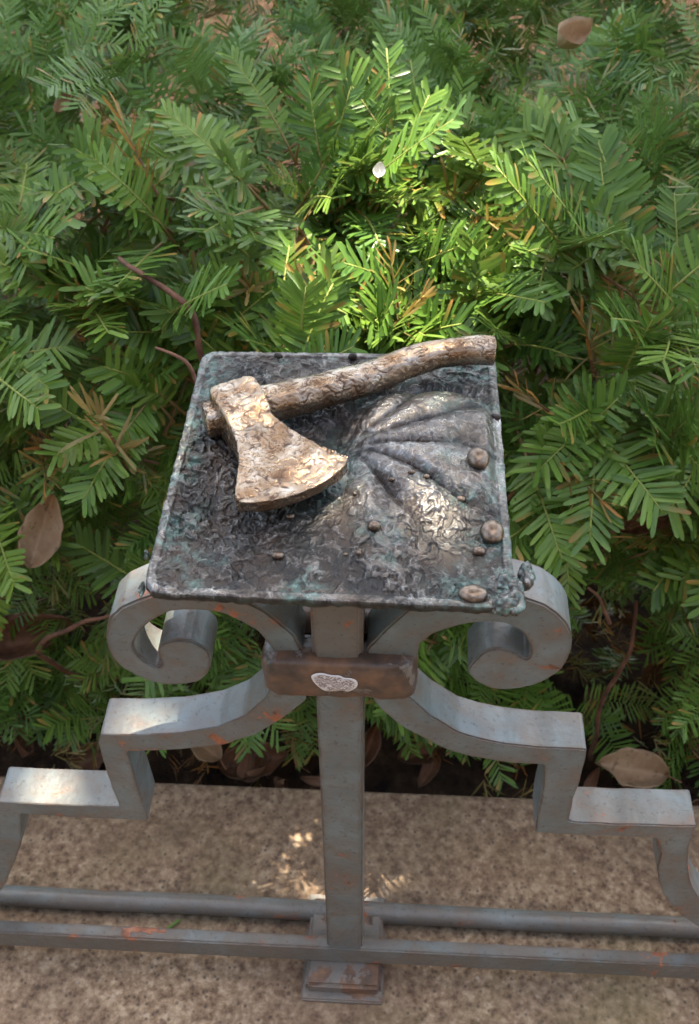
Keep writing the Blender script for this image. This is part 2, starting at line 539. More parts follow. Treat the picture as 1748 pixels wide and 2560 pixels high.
def box(name, x0, x1, y0, y1, z0, z1, mat, parent, bev=0.003, segs=3, cuts=0):
    bm = bmesh.new()
    bmesh.ops.create_cube(bm, size=1)
    for v in bm.verts:
        v.co = (x0 + (v.co.x + .5) * (x1 - x0), y0 + (v.co.y + .5) * (y1 - y0), z0 + (v.co.z + .5) * (z1 - z0))
    bmesh.ops.bevel(bm, geom=bm.edges[:], offset=bev, segments=segs, affect='EDGES')
    if parent is fence: bm.transform(FI)
    me = bpy.data.meshes.new(name)
    for fc in bm.faces: fc.smooth = False
    bm.to_mesh(me); bm.free()
    return obj(name, me, mat, parent)

SCROLL_L = [(758, 1640), (756, 1625), (736, 1590), (698, 1556), (663, 1528), (620, 1508), (570, 1494), (520, 1486), (470, 1483), (420, 1483),
            (380, 1489), (345, 1500), (300, 1520), (275, 1543), (266, 1570), (264, 1595), (268, 1620), (280, 1647), (302, 1670), (338, 1690),
            (375, 1706), (415, 1714), (460, 1713), (498, 1706), (514, 1692), (525, 1672), (529, 1648), (524, 1632), (508, 1617), (483, 1604),
            (447, 1600), (418, 1604), (400, 1614), (393, 1627), (396, 1645), (404, 1656), (403, 1664), (390, 1668), (370, 1660), (350, 1646), (338, 1628),
            (335, 1612), (342, 1594), (352, 1578), (370, 1560), (395, 1545), (425, 1532), (460, 1527), (500, 1528), (532, 1531), (563, 1538),
            (602, 1555), (640, 1577), (672, 1614), (692, 1638), (700, 1690), (750, 1690)]
SCROLL_R = [(916, 1630), (922, 1618), (936, 1606), (962, 1576), (997, 1544), (1032, 1515), (1070, 1498), (1110, 1490), (1160, 1485), (1210, 1484),
            (1255, 1486), (1294, 1491), (1325, 1499), (1364, 1514), (1395, 1535), (1418, 1561), (1429, 1584), (1431, 1602), (1430, 1625),
            (1421, 1651), (1400, 1680), (1369, 1700), (1338, 1713), (1300, 1722), (1261, 1726), (1225, 1723), (1196, 1710), (1175, 1692),
            (1169, 1677), (1171, 1667), (1183, 1654), (1201, 1638), (1225, 1625), (1245, 1623), (1271, 1627), (1287, 1634), (1300, 1643),
            (1312, 1648), (1319, 1646), (1325, 1638), (1328, 1625), (1323, 1607), (1312, 1589), (1297, 1576), (1276, 1566), (1256, 1559), (1225, 1557),
            (1188, 1558), (1157, 1563), (1119, 1574), (1080, 1589), (1062, 1603), (1049, 1612), (1040, 1690), (922, 1690)]
ARM_L = [(690, 1690), (672, 1728), (659, 1749), (610, 1790), (544, 1818), (446, 1833), (350, 1838), (250, 1836), (246, 1858), (255, 1896), (268, 1935),
         (282, 1974), (299, 2018), (132, 2011), (-5, 2005), (-8, 2040), (-12, 2080), (-25, 2120), (-50, 2165), (-85, 2200), (-130, 2235),
         (-190, 2265), (-280, 2290), (-280, 2352), (-190, 2335), (-110, 2308), (-55, 2280), (-10, 2245), (18, 2202), (37, 2154), (52, 2115), (54, 2075), (50, 2034), (185, 2044),
         (370, 2051), (363, 2022), (347, 1974), (328, 1916), (317, 1879), (446, 1874), (560, 1863), (642, 1835), (708, 1794), (765, 1752), (775, 1690)]
ARM_R = [(930, 1690), (933, 1750), (959, 1781), (997, 1813), (1037, 1836), (1080, 1858), (1119, 1876), (1183, 1894), (1248, 1904), (1312, 1911),
         (1361, 1913), (1356, 1980), (1345, 2034), (1338, 2082), (1469, 2090), (1554, 2091), (1642, 2097), (1649, 2112), (1652, 2132), (1647, 2155), (1643, 2175),
         (1646, 2203), (1656, 2231), (1673, 2259), (1701, 2288), (1740, 2316), (1790, 2340), (1880, 2368), (1980, 2380), (1980, 2325), (1880, 2316),
         (1820, 2300), (1775, 2278), (1748, 2250), (1737, 2231), (1726, 2203), (1720, 2175), (1719, 2146), (1723, 2118), (1732, 2090), (1743, 2066),
         (1554, 2062), (1452, 2057), (1421, 2053), (1435, 1997), (1450, 1954), (1462, 1906), (1469, 1874), (1416, 1872), (1338, 1868), (1261, 1860),
         (1196, 1847), (1145, 1831), (1101, 1803), (1080, 1792), (1040, 1758), (1020, 1741), (1015, 1690)]
DEP = 0.033
flat_bar('scroll', SCROLL_L, 0.0005, DEP, M_IRON, fence, 0.004)
flat_bar('scroll', SCROLL_R, 0.0005, DEP, M_IRON, fence, 0.004)
flat_bar('arm', ARM_L, 0.0, DEP - 0.001, M_IRON, fence)
flat_bar('arm', ARM_R, 0.0, DEP - 0.001, M_IRON, fence)
PX0, PX1 = on_y(791, 1760, -0.002)[0], on_y(908, 1760, -0.002)[0]
PLZ = 0.588
box('post', PX0, PX1, -0.002, 0.031, ZG + 0.010, 0.47, M_IRON, fence, 0.0022)
box('neck', on_y(776, 1560, -0.003)[0], on_y(908, 1560, -0.003)[0], -0.003, 0.034, 0.455, PLZ - 0.012, M_ROD, fence, 0.003)
CL, CR = on_y(652, 1690, -0.010)[0], on_y(1044, 1690, -0.010)[0]
CT, CB = on_y(850, 1666, -0.010)[2], on_y(850, 1746, -0.010)[2]
def build_collar():
    # rounded band with a worn lip, top slightly dished where the bars pass through
    R_, n = 0.011, 8
    x0, x1, y0, y1 = CL, CR, -0.010, 0.043
    loop = []
    for cx, cy, a0 in ((x1 - R_, y0 + R_, -90), (x1 - R_, y1 - R_, 0), (x0 + R_, y1 - R_, 90), (x0 + R_, y0 + R_, 180)):
        for k in range(n + 1):
            a = math.radians(a0 + 90 * k / n)
            loop.append((cx + R_ * math.cos(a), cy + R_ * math.sin(a)))
    L = np.array(loop)
    # finer along the straights
    L = resample(L, 0.004)
    c = L.mean(0)
    prof = [(-0.006, CB), (-0.0012, CB), (0.0, CB + 0.002), (0.0003, CB + 0.012), (0.0004, CT - 0.012), (-0.0004, CT - 0.003), (-0.003, CT), (-0.010, CT + 0.0012), (-0.017, CT - 0.001), (-0.024, CT - 0.003)]
    V, F = [], []
    n = len(L)
    nb = []
    for i in range(n):
        t = L[(i + 1) % n] - L[i - 1]
        nb.append(np.array([t[1], -t[0]]) / np.linalg.norm(t))
    for off, z in prof:
        for i in range(n):
            q = L[i] + nb[i] * off
            V.append((q[0], q[1], z))
    for r in range(len(prof) - 1):
        for i in range(n):
            F.append((r * n + i, r * n + (i + 1) % n, (r + 1) * n + (i + 1) % n, (r + 1) * n + i))
    F.append(tuple((len(prof) - 1) * n + i for i in range(n)))
    F.append(tuple(reversed(range(n))))
    V = np.array(V)
    V += np.stack([pnoise(V * 70, s) + 0.6 * pnoise(V * 170, s + 5) for s in (1, 2, 3)], 1) * 0.0014
    V += np.array((0.015, -0.016, -ZG))
    return mesh_np('collar', V, F)
collar = obj('collar', build_collar(), M_RUSTY, fence)
tag(collar, 'rusty brown collar binding the bars')
def build_mark():
    ol = [(540, 735), (560, 715), (600, 703), (650, 702), (690, 715), (730, 722), (790, 722), (830, 745), (880, 745), (930, 760), (950, 790), (940, 825), (900, 850),
          (860, 862), (820, 848), (770, 850), (720, 858), (660, 855), (610, 825), (565, 780)]
    P = np.array([on_y(u / 3.45 + 620, v / 3.45 + 1480, -0.0112)[[0, 2]] for u, v in ol])
    P = chaikin(P, 1)
    c = P.mean(0)
    V, F, E = [], [], []
    n = len(P)
    rings = [(1.0, 0.0, 1.0), (0.96, 0.0006, 1.0), (0.86, 0.0008, 0.75), (0.55, 0.0009, 0.4), (0.25, 0.0009, 0.1)]
    for k, h, e in rings:
        for p in P:
            q = c + (p - c) * k
            V.append((q[0] + 0.015, -0.0108 - h - 0.016, q[1] - ZG)); E.append(e)
    for r in range(len(rings) - 1):
        for i in range(n):
            F.append((r * n + i, (r + 1) * n + i, (r + 1) * n + (i + 1) % n, r * n + (i + 1) % n))
    F.append(tuple(((len(rings) - 1) * n + i) for i in reversed(range(n))))
    me = mesh_np('paint_mark', V, F)
    vattr(me, 'edge', E)
    return me
pm = obj('paint_mark', build_mark(), M_MARK, collar)
tag(pm, 'white scribbled oval mark on the rusty collar')
# rails along the kerb
RB_T, RB_B = 0.0662, 0.0392
box('rail', -1.7, 1.7, -0.003, 0.009, RB_B, RB_T, M_ROD, fence, 0.0015)
box('foot_block', on_z(762, 2470, 0.036)[0], on_z(952, 2470, 0.036)[0], -0.0245, 0.060, ZG - 0.002, 0.037, M_FOOT, fence, 0.003)
box('base_plate', on_z(752, 2505, ZG)[0], on_z(958, 2505, ZG)[0], -0.032, 0.070, ZG - 0.004, ZG + 0.004, M_FOOT, fence, 0.0015)
def tube(path, rad, seg=8, cap=True):
    P = np.asarray(path, float)
    n = len(P)
    R = np.full(n, rad) if np.isscalar(rad) else np.asarray(rad)
    V, F = [], []
    t = np.gradient(P, axis=0)
    t /= np.linalg.norm(t, axis=1)[:, None] + 1e-12
    a = np.array([0, 0, 1.0]) if abs(t[0][2]) < 0.9 else np.array([1.0, 0, 0])
    for i in range(n):
        b = np.cross(t[i], a); b /= np.linalg.norm(b)
        a = np.cross(b, t[i])
        for k in range(seg):
            th = 2 * math.pi * k / seg
            V.append(P[i] + R[i] * (math.cos(th) * b + math.sin(th) * a))
    for i in range(n - 1):
        for k in range(seg):
            F.append((i * seg + k, i * seg + (k + 1) % seg, (i + 1) * seg + (k + 1) % seg, (i + 1) * seg + k))
    if cap:
        F.append(tuple(reversed(range(seg)))); F.append(tuple((n - 1) * seg + k for k in range(seg)))
    return np.array(V), F
xs = np.linspace(-1.7, 1.7, 240)
V, F = tube(np.stack([xs + 0.015, 0.0 * xs + 0.050 - 0.016 + 0.0004 * np.sin(xs * 31), 0.0 * xs + 0.0305 - ZG], 1), 0.0096, 20)
obj('rod', mesh_np('rod', V, F), M_ROD, fence)

# ------------------------------------------------------------------ bronze plaque
def build_plaque():
    NL, NR, FR, FL = [on_z(u, v, PLZ)[:2] for u, v in ((356, 1484), (1290, 1524), (1238, 889), (508, 880))]
    nx, ny = 560, 610
    S, T = np.meshgrid(np.linspace(0, 1, nx), np.linspace(0, 1, ny))
    S, T = S.ravel(), T.ravel()
    XY = (NL[None] * ((1 - S) * (1 - T))[:, None] + NR[None] * (S * (1 - T))[:, None] + FR[None] * (S * T)[:, None] + FL[None] * ((1 - S) * T)[:, None])
    Wd, Dp = np.linalg.norm(NR - NL), np.linalg.norm(FL - NL)
    # rounded corners and a ragged cast edge
    cx, cy = (S - .5) * 2, (T - .5) * 2
    m = np.maximum(np.abs(cx), np.abs(cy))
    q = (np.abs(cx) ** 26 + np.abs(cy) ** 26) ** (1 / 26.0)
    sc_ = np.where(m > 1e-6, m / np.maximum(q, 1e-9), 1)
    cen = XY.mean(0)
    edge = np.minimum(np.minimum(S, 1 - S) * Wd, np.minimum(T, 1 - T) * Dp)          # metres to the border
    XY = cen + (XY - cen) * sc_[:, None]
    en = fbm(np.c_[XY * 110, np.zeros(len(XY))], 3, 8) * 0.0006
    XY = XY + (XY - cen) / np.linalg.norm(XY - cen + 1e-9, axis=1)[:, None] * (en * sstep(0.012, 0.0, edge))[:, None]
    x, y = XY[:, 0], XY[:, 1]
    def P(u, v): return on_z(u, v, PLZ + 0.003)[:2]
    def gauss(c, rx, ry, ang=0.0):
        dx, dy = x - c[0], y - c[1]
        ca, sa = math.cos(ang), math.sin(ang)
        a, b = dx * ca + dy * sa, -dx * sa + dy * ca
        return np.exp(-(a / rx) ** 2 - (b / ry) ** 2)
    h = np.zeros(len(x))
    h -= 0.0065 * gauss(P(770, 1075), 0.034, 0.022, 0.2)
    h -= 0.0035 * gauss(P(620, 1290), 0.05, 0.018)
    h += 0.0060 * gauss(P(870, 1285), 0.040, 0.028, -0.2)
    h += 0.0030 * gauss(P(640, 920), 0.05, 0.02)
    # the ribbed fan swelling on the right
    hin = P(868, 1110)
    dx, dy = x - hin[0], y - hin[1]
    rr, th = np.hypot(dx, dy), np.arctan2(dy, dx)
    c = P(1075, 1115)
    dxx, dyy = x - c[0], y - c[1]
    ex, eu, el = dxx / 0.058, dyy / 0.056, dyy / 0.078
    e_up = np.sqrt(np.abs(ex) ** 2.3 + np.abs(eu) ** 2.3 + 1e-9)
    e_lo = np.sqrt(np.abs(dxx / 0.066) ** 2 + np.abs(el) ** 2 + 1e-9)
    d_up = np.clip(1 - e_up ** 2.4, 0, 1) ** 0.6
    d_lo = np.clip(1 - e_lo ** 2, 0, 1) ** 1.4
    k_up = sstep(-0.030, 0.018, dyy)
    dome = d_up * k_up + d_lo * (1 - k_up)
    lob = np.abs(np.sin(th * 6.6 + 0.55 + 0.75 * pnoise(np.c_[XY * 20, np.zeros(len(x))], 4)))
    ribs = 2 * lob ** 0.6 - 1                                    # swollen lobes, pinched furrows
    fade = sstep(0.004, 0.045, rr) * sstep(0.14, 0.085, rr) * sstep(1.75, 1.25, np.abs(th + 0.12))
    h += 0.0105 * dome + 0.0029 * fade * ribs * np.clip(0.15 + dome * 1.6, 0.0, 1) * (1 + 0.5 * pnoise(np.c_[XY * 18, np.zeros(len(x))], 6)) - 0.003 * np.exp(-(rr / 0.014) ** 2)
    # dark groove behind the fan
    h -= 0.0045 * np.exp(-((e_up - 1.10) / 0.12) ** 2) * sstep(0.0, 0.03, dyy)
    # chiselled skin: facets with raised curling burrs between them
    Z0 = np.zeros(len(x))
    w1 = np.stack([pnoise(np.c_[XY * 110, Z0], 21), pnoise(np.c_[XY * 110, Z0 + 1], 22)], 1)
    q1 = XY + w1 * 0.0028
    def burr(f, seed, wd, st=(1, 1)):
        n_ = pnoise(np.c_[q1[:, 0] * f * st[0], q1[:, 1] * f * st[1], Z0], seed)
        return np.exp(-(n_ / wd) ** 2) * sstep(-0.15, 0.25, pnoise(np.c_[XY * f * 0.8, Z0], seed + 100))
    l1, l2, l3 = burr(150, 31, 0.065), burr(260, 33, 0.09, (1, 1.35)), burr(400, 35, 0.13)
    d1 = fbm(np.c_[q1 * 95, Z0], 3, 41)
    facet = sstep(-0.14, 0.14, pnoise(np.c_[q1 * 165, Z0 + 5], 43)) + 0.75 * sstep(-0.16, 0.16, pnoise(np.c_[q1 * np.array([300, 240]), Z0 + 5], 44)) - 0.85
    amp = 0.00085 * (0.55 + 0.7 * sstep(-0.3, 0.5, fbm(np.c_[XY * 22, Z0], 2, 51)))
    amp = amp * (1 - 0.45 * np.clip(dome * 1.5, 0, 1)) * (0.8 + 0.45 * sstep(cen[0], cen[0] - 0.08, x))
    det = amp * (0.35 * l1 + 0.30 * l2 + 0.25 * l3 + 0.45 * d1 + 0.80 * facet - 0.1)
    hs = h + det
    rim = sstep(0.0058, 0.0042, edge) * (1 - 0.5 * sstep(0.0015, 0.0, edge))
    rim = rim * (0.55 + 0.45 * sstep(-0.4, 0.3, fbm(np.c_[XY * 45, np.zeros(len(x))], 2, 61)))
    hs = hs * sstep(0.001, 0.012, edge) + det * 0.6 + 0.0013 * rim
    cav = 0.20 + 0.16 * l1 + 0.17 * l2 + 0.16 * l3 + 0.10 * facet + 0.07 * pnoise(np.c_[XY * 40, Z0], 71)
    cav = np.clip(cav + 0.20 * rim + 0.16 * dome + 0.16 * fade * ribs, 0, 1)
    vn = fbm(np.c_[XY * 26, np.zeros(len(x))], 3, 81)
    ver = np.clip(0.55 * sstep(0.0, 0.5, vn) + 0.9 * sstep(0.022, 0.006, edge) * sstep(-0.25, 0.35, vn), 0, 1)
    for (u, v), r in (((1180, 1480), 0.020), ((1230, 1345), 0.016), ((935, 1325), 0.010), ((1160, 1250), 0.010), ((1240, 1200), 0.016), ((1000, 950), 0.016), ((720, 1210), 0.018)):
        ver = np.maximum(ver, gauss(P(u, v), r, r) * 0.95)
    ver *= 0.42
    V = np.c_[XY, PLZ + hs]
    i = np.arange(nx * ny).reshape(ny, nx)
    F = [np.stack([i[:-1, :-1].ravel(), i[:-1, 1:].ravel(), i[1:, 1:].ravel(), i[1:, :-1].ravel()], 1)]
    # side wall and underside
    loop = np.concatenate([i[0, :], i[1:, -1], i[-1, -2::-1], i[-2:0:-1, 0]])
    n = len(loop); base = len(V)
    rings = []
    for k, (dz, inset) in enumerate(((-0.0022, 0.0), (-0.0048, 0.0006), (-0.0062, 0.0025))):
        Q = V[loop].copy()
        dirn = Q[:, :2] - cen
        dirn /= np.linalg.norm(dirn, axis=1)[:, None]
        Q[:, :2] += dirn * (0.0009 * pnoise(np.c_[Q[:, :2] * 230, np.full(n, k * 1.7)], 91))[:, None] - dirn * inset
        Q[:, 2] = PLZ + dz + 0.0008 * pnoise(np.c_[Q[:, :2] * 120, np.full(n, k)], 92)
        V = np.r_[V, Q]; rings.append(np.arange(base + k * n, base + (k + 1) * n))
    prev = loop
    for rg in rings:
        F.append(np.stack([prev, rg, np.roll(rg, -1), np.roll(prev, -1)], 1)); prev = rg
    cidx = len(V)
    V = np.r_[V, [[cen[0], cen[1], PLZ - 0.0075]]]
    k = n // 2 * 2
    F.append(np.stack([prev[0:k:2], np.full(k // 2, cidx), np.roll(prev, -2)[0:k:2], np.roll(prev, -1)[0:k:2]], 1))
    me = mesh_np('plate', V - np.array([cen[0], cen[1], PLZ]), np.concatenate(F))
    ext = len(V) - len(cav)
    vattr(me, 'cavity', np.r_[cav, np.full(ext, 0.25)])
    vattr(me, 'verdigris', np.r_[ver, np.full(ext, 0.15)])
    hf = (hs.reshape(ny, nx), x.reshape(ny, nx), y.reshape(ny, nx))
    return me, cen, hf
me_pl, PC, HF = build_plaque()
plaque = thing('bronze_plaque', 'square bronze relief plaque with ribbed swelling and hammered skin on the fence post', 'plaque', (PC[0], PC[1], PLZ))
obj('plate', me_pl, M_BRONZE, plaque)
def height_at(x, y):
    d = (HF[1] - x) ** 2 + (HF[2] - y) ** 2
    k = np.argmin(d)
    return PLZ + HF[0].ravel()[k]
def lump(name, rx, ry, rz, seed, rough=0.15, sub=3):
    bm = bmesh.new()
    bmesh.ops.create_icosphere(bm, subdivisions=sub, radius=1)
    V = np.array([v.co[:] for v in bm.verts])
    V = V * (1 + rough * pnoise(V * 1.1, seed) + rough * 0.5 * pnoise(V * 3, seed + 3))[:, None] * np.array([rx, ry, rz])
    for v, c in zip(bm.verts, V): v.co = c
    for f in bm.faces: f.smooth = True
    me = bpy.data.meshes.new(name)
    bm.to_mesh(me); bm.free()
    return me
BEADS = [(1195, 1152, 25, 30, .8, 'large shiny bead near the right rim'), (1230, 1332, 26, 31, .75, 'large bead close to the corner'), (1182, 1486, 30, 22, .4, None), (1197, 1379, 14, 10, .8, None),
         (935, 1318, 15, 11, .8, None), (695, 1391, 13, 9, .7, None), (1152, 1247, 11, 8, .8, None), (897, 1384, 6, 5, .8, None), (887, 1232, 5, 4, .8, None),
         (1028, 1186, 8, 5, .8, None), (1066, 1198, 8, 6, .8, None), (980, 1190, 7, 4, .8, None), (726, 1289, 10, 7, .6, None), (900, 1374, 4, 4, .8, None), (864, 1384, 5, 4, .6, None)]
for k, (u, v, ru, rv, fl, lab) in enumerate(BEADS):
    p = on_z(u, v, PLZ + 0.004)
    p = on_z(u, v, height_at(p[0], p[1]) + 0.001)
    sx = ru * 0.74 / FPX
    me = lump('bead', sx, rv * 0.74 / FPX * 1.05, sx * fl, k + 1, 0.07)
    b = obj('bead', me, M_BEAD, plaque)
    b.location = (p[0] - PC[0], p[1] - PC[1], height_at(p[0], p[1]) - PLZ + sx * fl * 0.45)
    if lab: tag(b, lab)
for k, (u, v, ru, rv, rz) in enumerate([(1316, 1438, 17, 22, .007), (1285, 1500, 26, 24, .006), (1262, 1455, 22, 20, .005), (1290, 1470, 16, 16, .0055), (1262, 1516, 26, 14, .005), (366, 1385, 5, 6, .003), (354, 1470, 6, 14, .003)]):
    p = on_z(u, v, PLZ)
    me = lump('drip', ru * 0.74 / FPX, rv * 0.74 / FPX * 1.3, rz, 40 + k, 0.38, 4)
    n = len(me.vertices)
    vv = np.zeros(n * 3, np.float32); me.vertices.foreach_get('co', vv); vv = vv.reshape(-1, 3).astype(float)
    vv *= (1 + 0.035 * pnoise(vv * 400, k))[:, None]
    me.vertices.foreach_set('co', vv.astype(np.float32).ravel())
    vattr(me, 'cavity', np.clip(0.38 + 0.4 * pnoise(vv * 350, k + 5), 0, 1)); vattr(me, 'verdigris', np.clip(0.5 + pnoise(vv * 120, k), 0, 1) * 0.6)
    b = obj('drip', me, M_BRONZE, plaque)
    b.location = (p[0] - PC[0], p[1] - PC[1], -0.001)
for k, (u, v) in enumerate([(695, 889), (881, 889), (1240, 1041)]):
    p = on_z(u, v, PLZ + 0.003)
    me = lump('peg', 0.0032, 0.0022, 0.003, 70 + k, 0.2, 2)
    b = obj('peg', me, M_BRONZE, plaque)
    vattr(me, 'cavity', np.full(len(me.vertices), 0.1)); vattr(me, 'verdigris', np.zeros(len(me.vertices)))
    b.location = (p[0] - PC[0], p[1] - PC[1], 0.002)

# ------------------------------------------------------------------ bronze axe
AX = on_z(640, 1100, PLZ + 0.01)
axe = thing('axe', 'small golden bronze hatchet lying on the square plaque', 'axe', (AX[0], AX[1], PLZ))
def remeshed(me, voxel):
    o = bpy.data.objects.new('tmp', me)
    COL.objects.link(o)
    md = o.modifiers.new('r', 'REMESH')
    md.mode = 'VOXEL'; md.voxel_size = voxel
    dg = bpy.context.evaluated_depsgraph_get()
    r = bpy.data.meshes.new_from_object(o.evaluated_get(dg))
    bpy.data.objects.remove(o)
    n = len(r.vertices)
    V = np.zeros(n * 3, np.float32); r.vertices.foreach_get('co', V)
    Nn = np.zeros(n * 3, np.float32); r.vertices.foreach_get('normal', Nn)
    return r, V.reshape(-1, 3).astype(float), Nn.reshape(-1, 3).astype(float)
def bronze_skin(me, V, Nn, amp, seed, fq=1.0, stretch=(1, 1, 1), loc=(0, 0, 0)):
    st = np.array(stretch)
    q = V * st + 0.0025 * np.stack([pnoise(V * 130, seed + s) for s in (1, 2, 3)], 1)
    def burr(f, sd, wd):
        return np.exp(-(pnoise(q * f, sd) / wd) ** 2) * sstep(-0.2, 0.25, pnoise(V * f * 0.8, sd + 50))
    l1, l2, l3 = burr(125 * fq, seed + 11, 0.07), burr(220 * fq, seed + 12, 0.10), burr(340 * fq, seed + 13, 0.14)
    fc = sstep(-0.15, 0.15, pnoise(q * 140 * fq, seed + 30)) + 0.7 * sstep(-0.15, 0.15, pnoise(q * 260 * fq, seed + 31)) - 0.85
    d = 0.55 + 0.30 * fc - 0.70 * l1 - 0.50 * l2 - 0.25 * l3 + 0.75 * pnoise(q * 48, seed + 14) + 0.35 * pnoise(q * 120, seed + 15)
    V2 = V + Nn * (amp * (d - 0.5))[:, None]
    me.vertices.foreach_set('co', (V2 - np.array(loc)).astype(np.float32).ravel())
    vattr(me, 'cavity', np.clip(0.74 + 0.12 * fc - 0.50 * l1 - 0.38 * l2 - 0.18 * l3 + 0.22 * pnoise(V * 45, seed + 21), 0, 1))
    vattr(me, 'verdigris', np.zeros(len(V)))
    me.polygons.foreach_set('use_smooth', np.ones(len(me.polygons), dtype=bool))
    me.update()
    return me
AXL = (AX[0], AX[1], PLZ)
HEAD = [(160, 575), (200, 535), (330, 500), (470, 475), (550, 475), (600, 520), (640, 590), (680, 660), (710, 740), (722, 795), (830, 870), (960, 960), (1090, 1040),
        (1220, 1090), (1330, 1145), (1400, 1165), (1412, 1200), (1380, 1255), (1270, 1350), (1130, 1430), (960, 1500), (800, 1555), (640, 1580), (500, 1588),
        (420, 1575), (386, 1530), (395, 1450), (415, 1330), (425, 1200), (410, 1080), (390, 980), (340, 900), (280, 800), (220, 700), (165, 610)]
def build_head():
    ZT = PLZ + 0.026
    eye = on_z(605, 1010, ZT)[:2]
    tip = on_z(760, 1220, ZT - 0.005)[:2]
    ax = (tip - eye) / np.linalg.norm(tip - eye)
    def along(p): return float(np.clip(((p - eye) @ ax) / np.linalg.norm(tip - eye), 0.0, 1.0))
    P = []
    for u, v in HEAD:
        p = on_z(u / 3.6068 + 480, v / 3.6068 + 820, ZT)[:2]
        P.append(on_z(u / 3.6068 + 480, v / 3.6068 + 820, ZT - 0.006 * along(p))[:2])
    P = chaikin(resample(np.array(P), 0.006), 2)
    bm = bmesh.new()
    top, bot = [], []
    for p in P:
        a = max(0.0, along(p))
        zt = ZT - 0.0045 * a
        zb = PLZ + 0.004 + 0.0095 * a
        top.append(bm.verts.new((p[0], p[1], zt))); bot.append(bm.verts.new((p[0], p[1], zb)))
    bm.faces.new(top); bm.faces.new(list(reversed(bot)))
    n = len(P)
    for i in range(n):
        bm.faces.new((top[i], bot[i], bot[(i + 1) % n], top[(i + 1) % n]))
    bmesh.ops.recalc_face_normals(bm, faces=bm.faces[:])
    bmesh.ops.triangulate(bm, faces=bm.faces[:])
    me = bpy.data.meshes.new('head')
    bm.to_mesh(me); bm.free()
    me, V, Nn = remeshed(me, 0.0007)
    # soften the box: raised eye, hollow cheek, thin flaring bit, folded lip on the right shoulder
    a = ((V[:, :2] - eye) @ ax) / np.linalg.norm(tip - eye)
    topm = sstep(0.3, 0.9, Nn[:, 2])
    V[:, 2] += topm * (0.0022 * np.exp(-(a / 0.35) ** 2) - 0.0016 * np.exp(-((a - 0.7) / 0.25) ** 2) + 0.0006 * sstep(0.9, 1.05, a))
    for (u, v), hh, r in (((640, 1082), 0.0030, 0.0055), ((632, 957), 0.0024, 0.010), ((665, 1000), 0.0020, 0.007), ((548, 985), 0.0012, 0.006)):
        c = on_z(u, v, ZT)[:2]
        V[:, 2] += topm * hh * np.exp(-np.sum((V[:, :2] - c) ** 2, 1) / r ** 2)
    # round the upper border over
    V[:, 2] += 0.0016 * pnoise(V * 40, 3) * topm
    return bronze_skin(me, V, Nn, 0.00075, 100, 1.15, (1, 1, 1), AXL)
obj('head', build_head(), M_AXE, axe)
def build_handle():
    pts = [(512, 1052, .0105, .012), (545, 1046, .0105, .012), (600, 1020, .012, .012), (690, 1006, .0135, .0128), (760, 990, .0135, .0122), (840, 968, .0140, .0118), (920, 946, .0145, .0114),
           (991, 917, .0165, .0108), (1046, 897, .0180, .0101), (1102, 884, .0195, .0098), (1157, 877, .0200, .0099), (1205, 875, .0200, .0104), (1238, 877, .0195, .0106)]
    C = np.array([np.r_[on_z(u, v, PLZ + z)] for u, v, z, r in pts])
    R = np.array([p[3] for p in pts])
    t = np.linspace(0, len(C) - 1, 90)
    Cs = np.stack([np.interp(t, range(len(C)), C[:, k]) for k in range(3)], 1)
    Rs = np.interp(t, range(len(C)), R)
    for _ in range(6):
        Cs[1:-1] = (Cs[:-2] + 2 * Cs[1:-1] + Cs[2:]) / 4; Rs[1:-1] = (Rs[:-2] + 2 * Rs[1:-1] + Rs[2:]) / 4
    Rs[0] *= 0.86; Rs[-1] *= 0.86
    V, F = tube(Cs, Rs, 26)
    # oval section: a little flatter than wide
    zc = np.repeat(Cs[:, 2], 26)
    V[:, 2] = zc + (V[:, 2] - zc) * 0.94
    me = mesh_np('handle', V, F)
    me, V, Nn = remeshed(me, 0.0007)
    me = bronze_skin(me, V, Nn, 0.0007, 200, 1.1, (0.8, 1.25, 1.1), AXL)
    return me
obj('handle', build_handle(), M_AXE, axe)

# ------------------------------------------------------------------ yew hedge
def needle(base, d, n, L, W, curl, tint, brown, fresh, simple, out):
    """one flat needle: rows of points from the base to the pointed end"""
    V, F, A = out
    s = np.cross(d, n); s /= np.linalg.norm(s)
    rows = ((0.0, 0.45), (0.12, 1.0), (0.78, 1.0), (0.93, 0.68)) if not simple else ((0.0, 0.6), (0.78, 1.0))
    b0 = len(V)
    for u, wd in rows:
        p = base + d * (L * u) - n * (curl * L * u * u)
        if simple:
            V.append(p - s * W * .5 * wd); V.append(p + s * W * .5 * wd)
            for _ in range(2): A.append((tint, brown * u, fresh))
        else:
            V.append(p - s * W * .5 * wd + n * W * 0.10); V.append(p); V.append(p + s * W * .5 * wd + n * W * 0.10)
            bb = brown * (1.0 if brown > 0.95 else max(0.0, (u - 0.45) * 2))
            for _ in range(3): A.append((tint, bb, fresh))
    V.append(base + d * L - n * (curl * L)); A.append((tint, brown, fresh))
    k = 2 if simple else 3
    for r in range(len(rows) - 1):
        for c in range(k - 1):
            F.append((b0 + r * k + c, b0 + r * k + c + 1, b0 + (r + 1) * k + c + 1, b0 + (r + 1) * k + c))
    e = b0 + (len(rows) - 1) * k
    tip = b0 + len(rows) * k
    for c in range(k - 1): F.append((e + c, e + c + 1, tip))
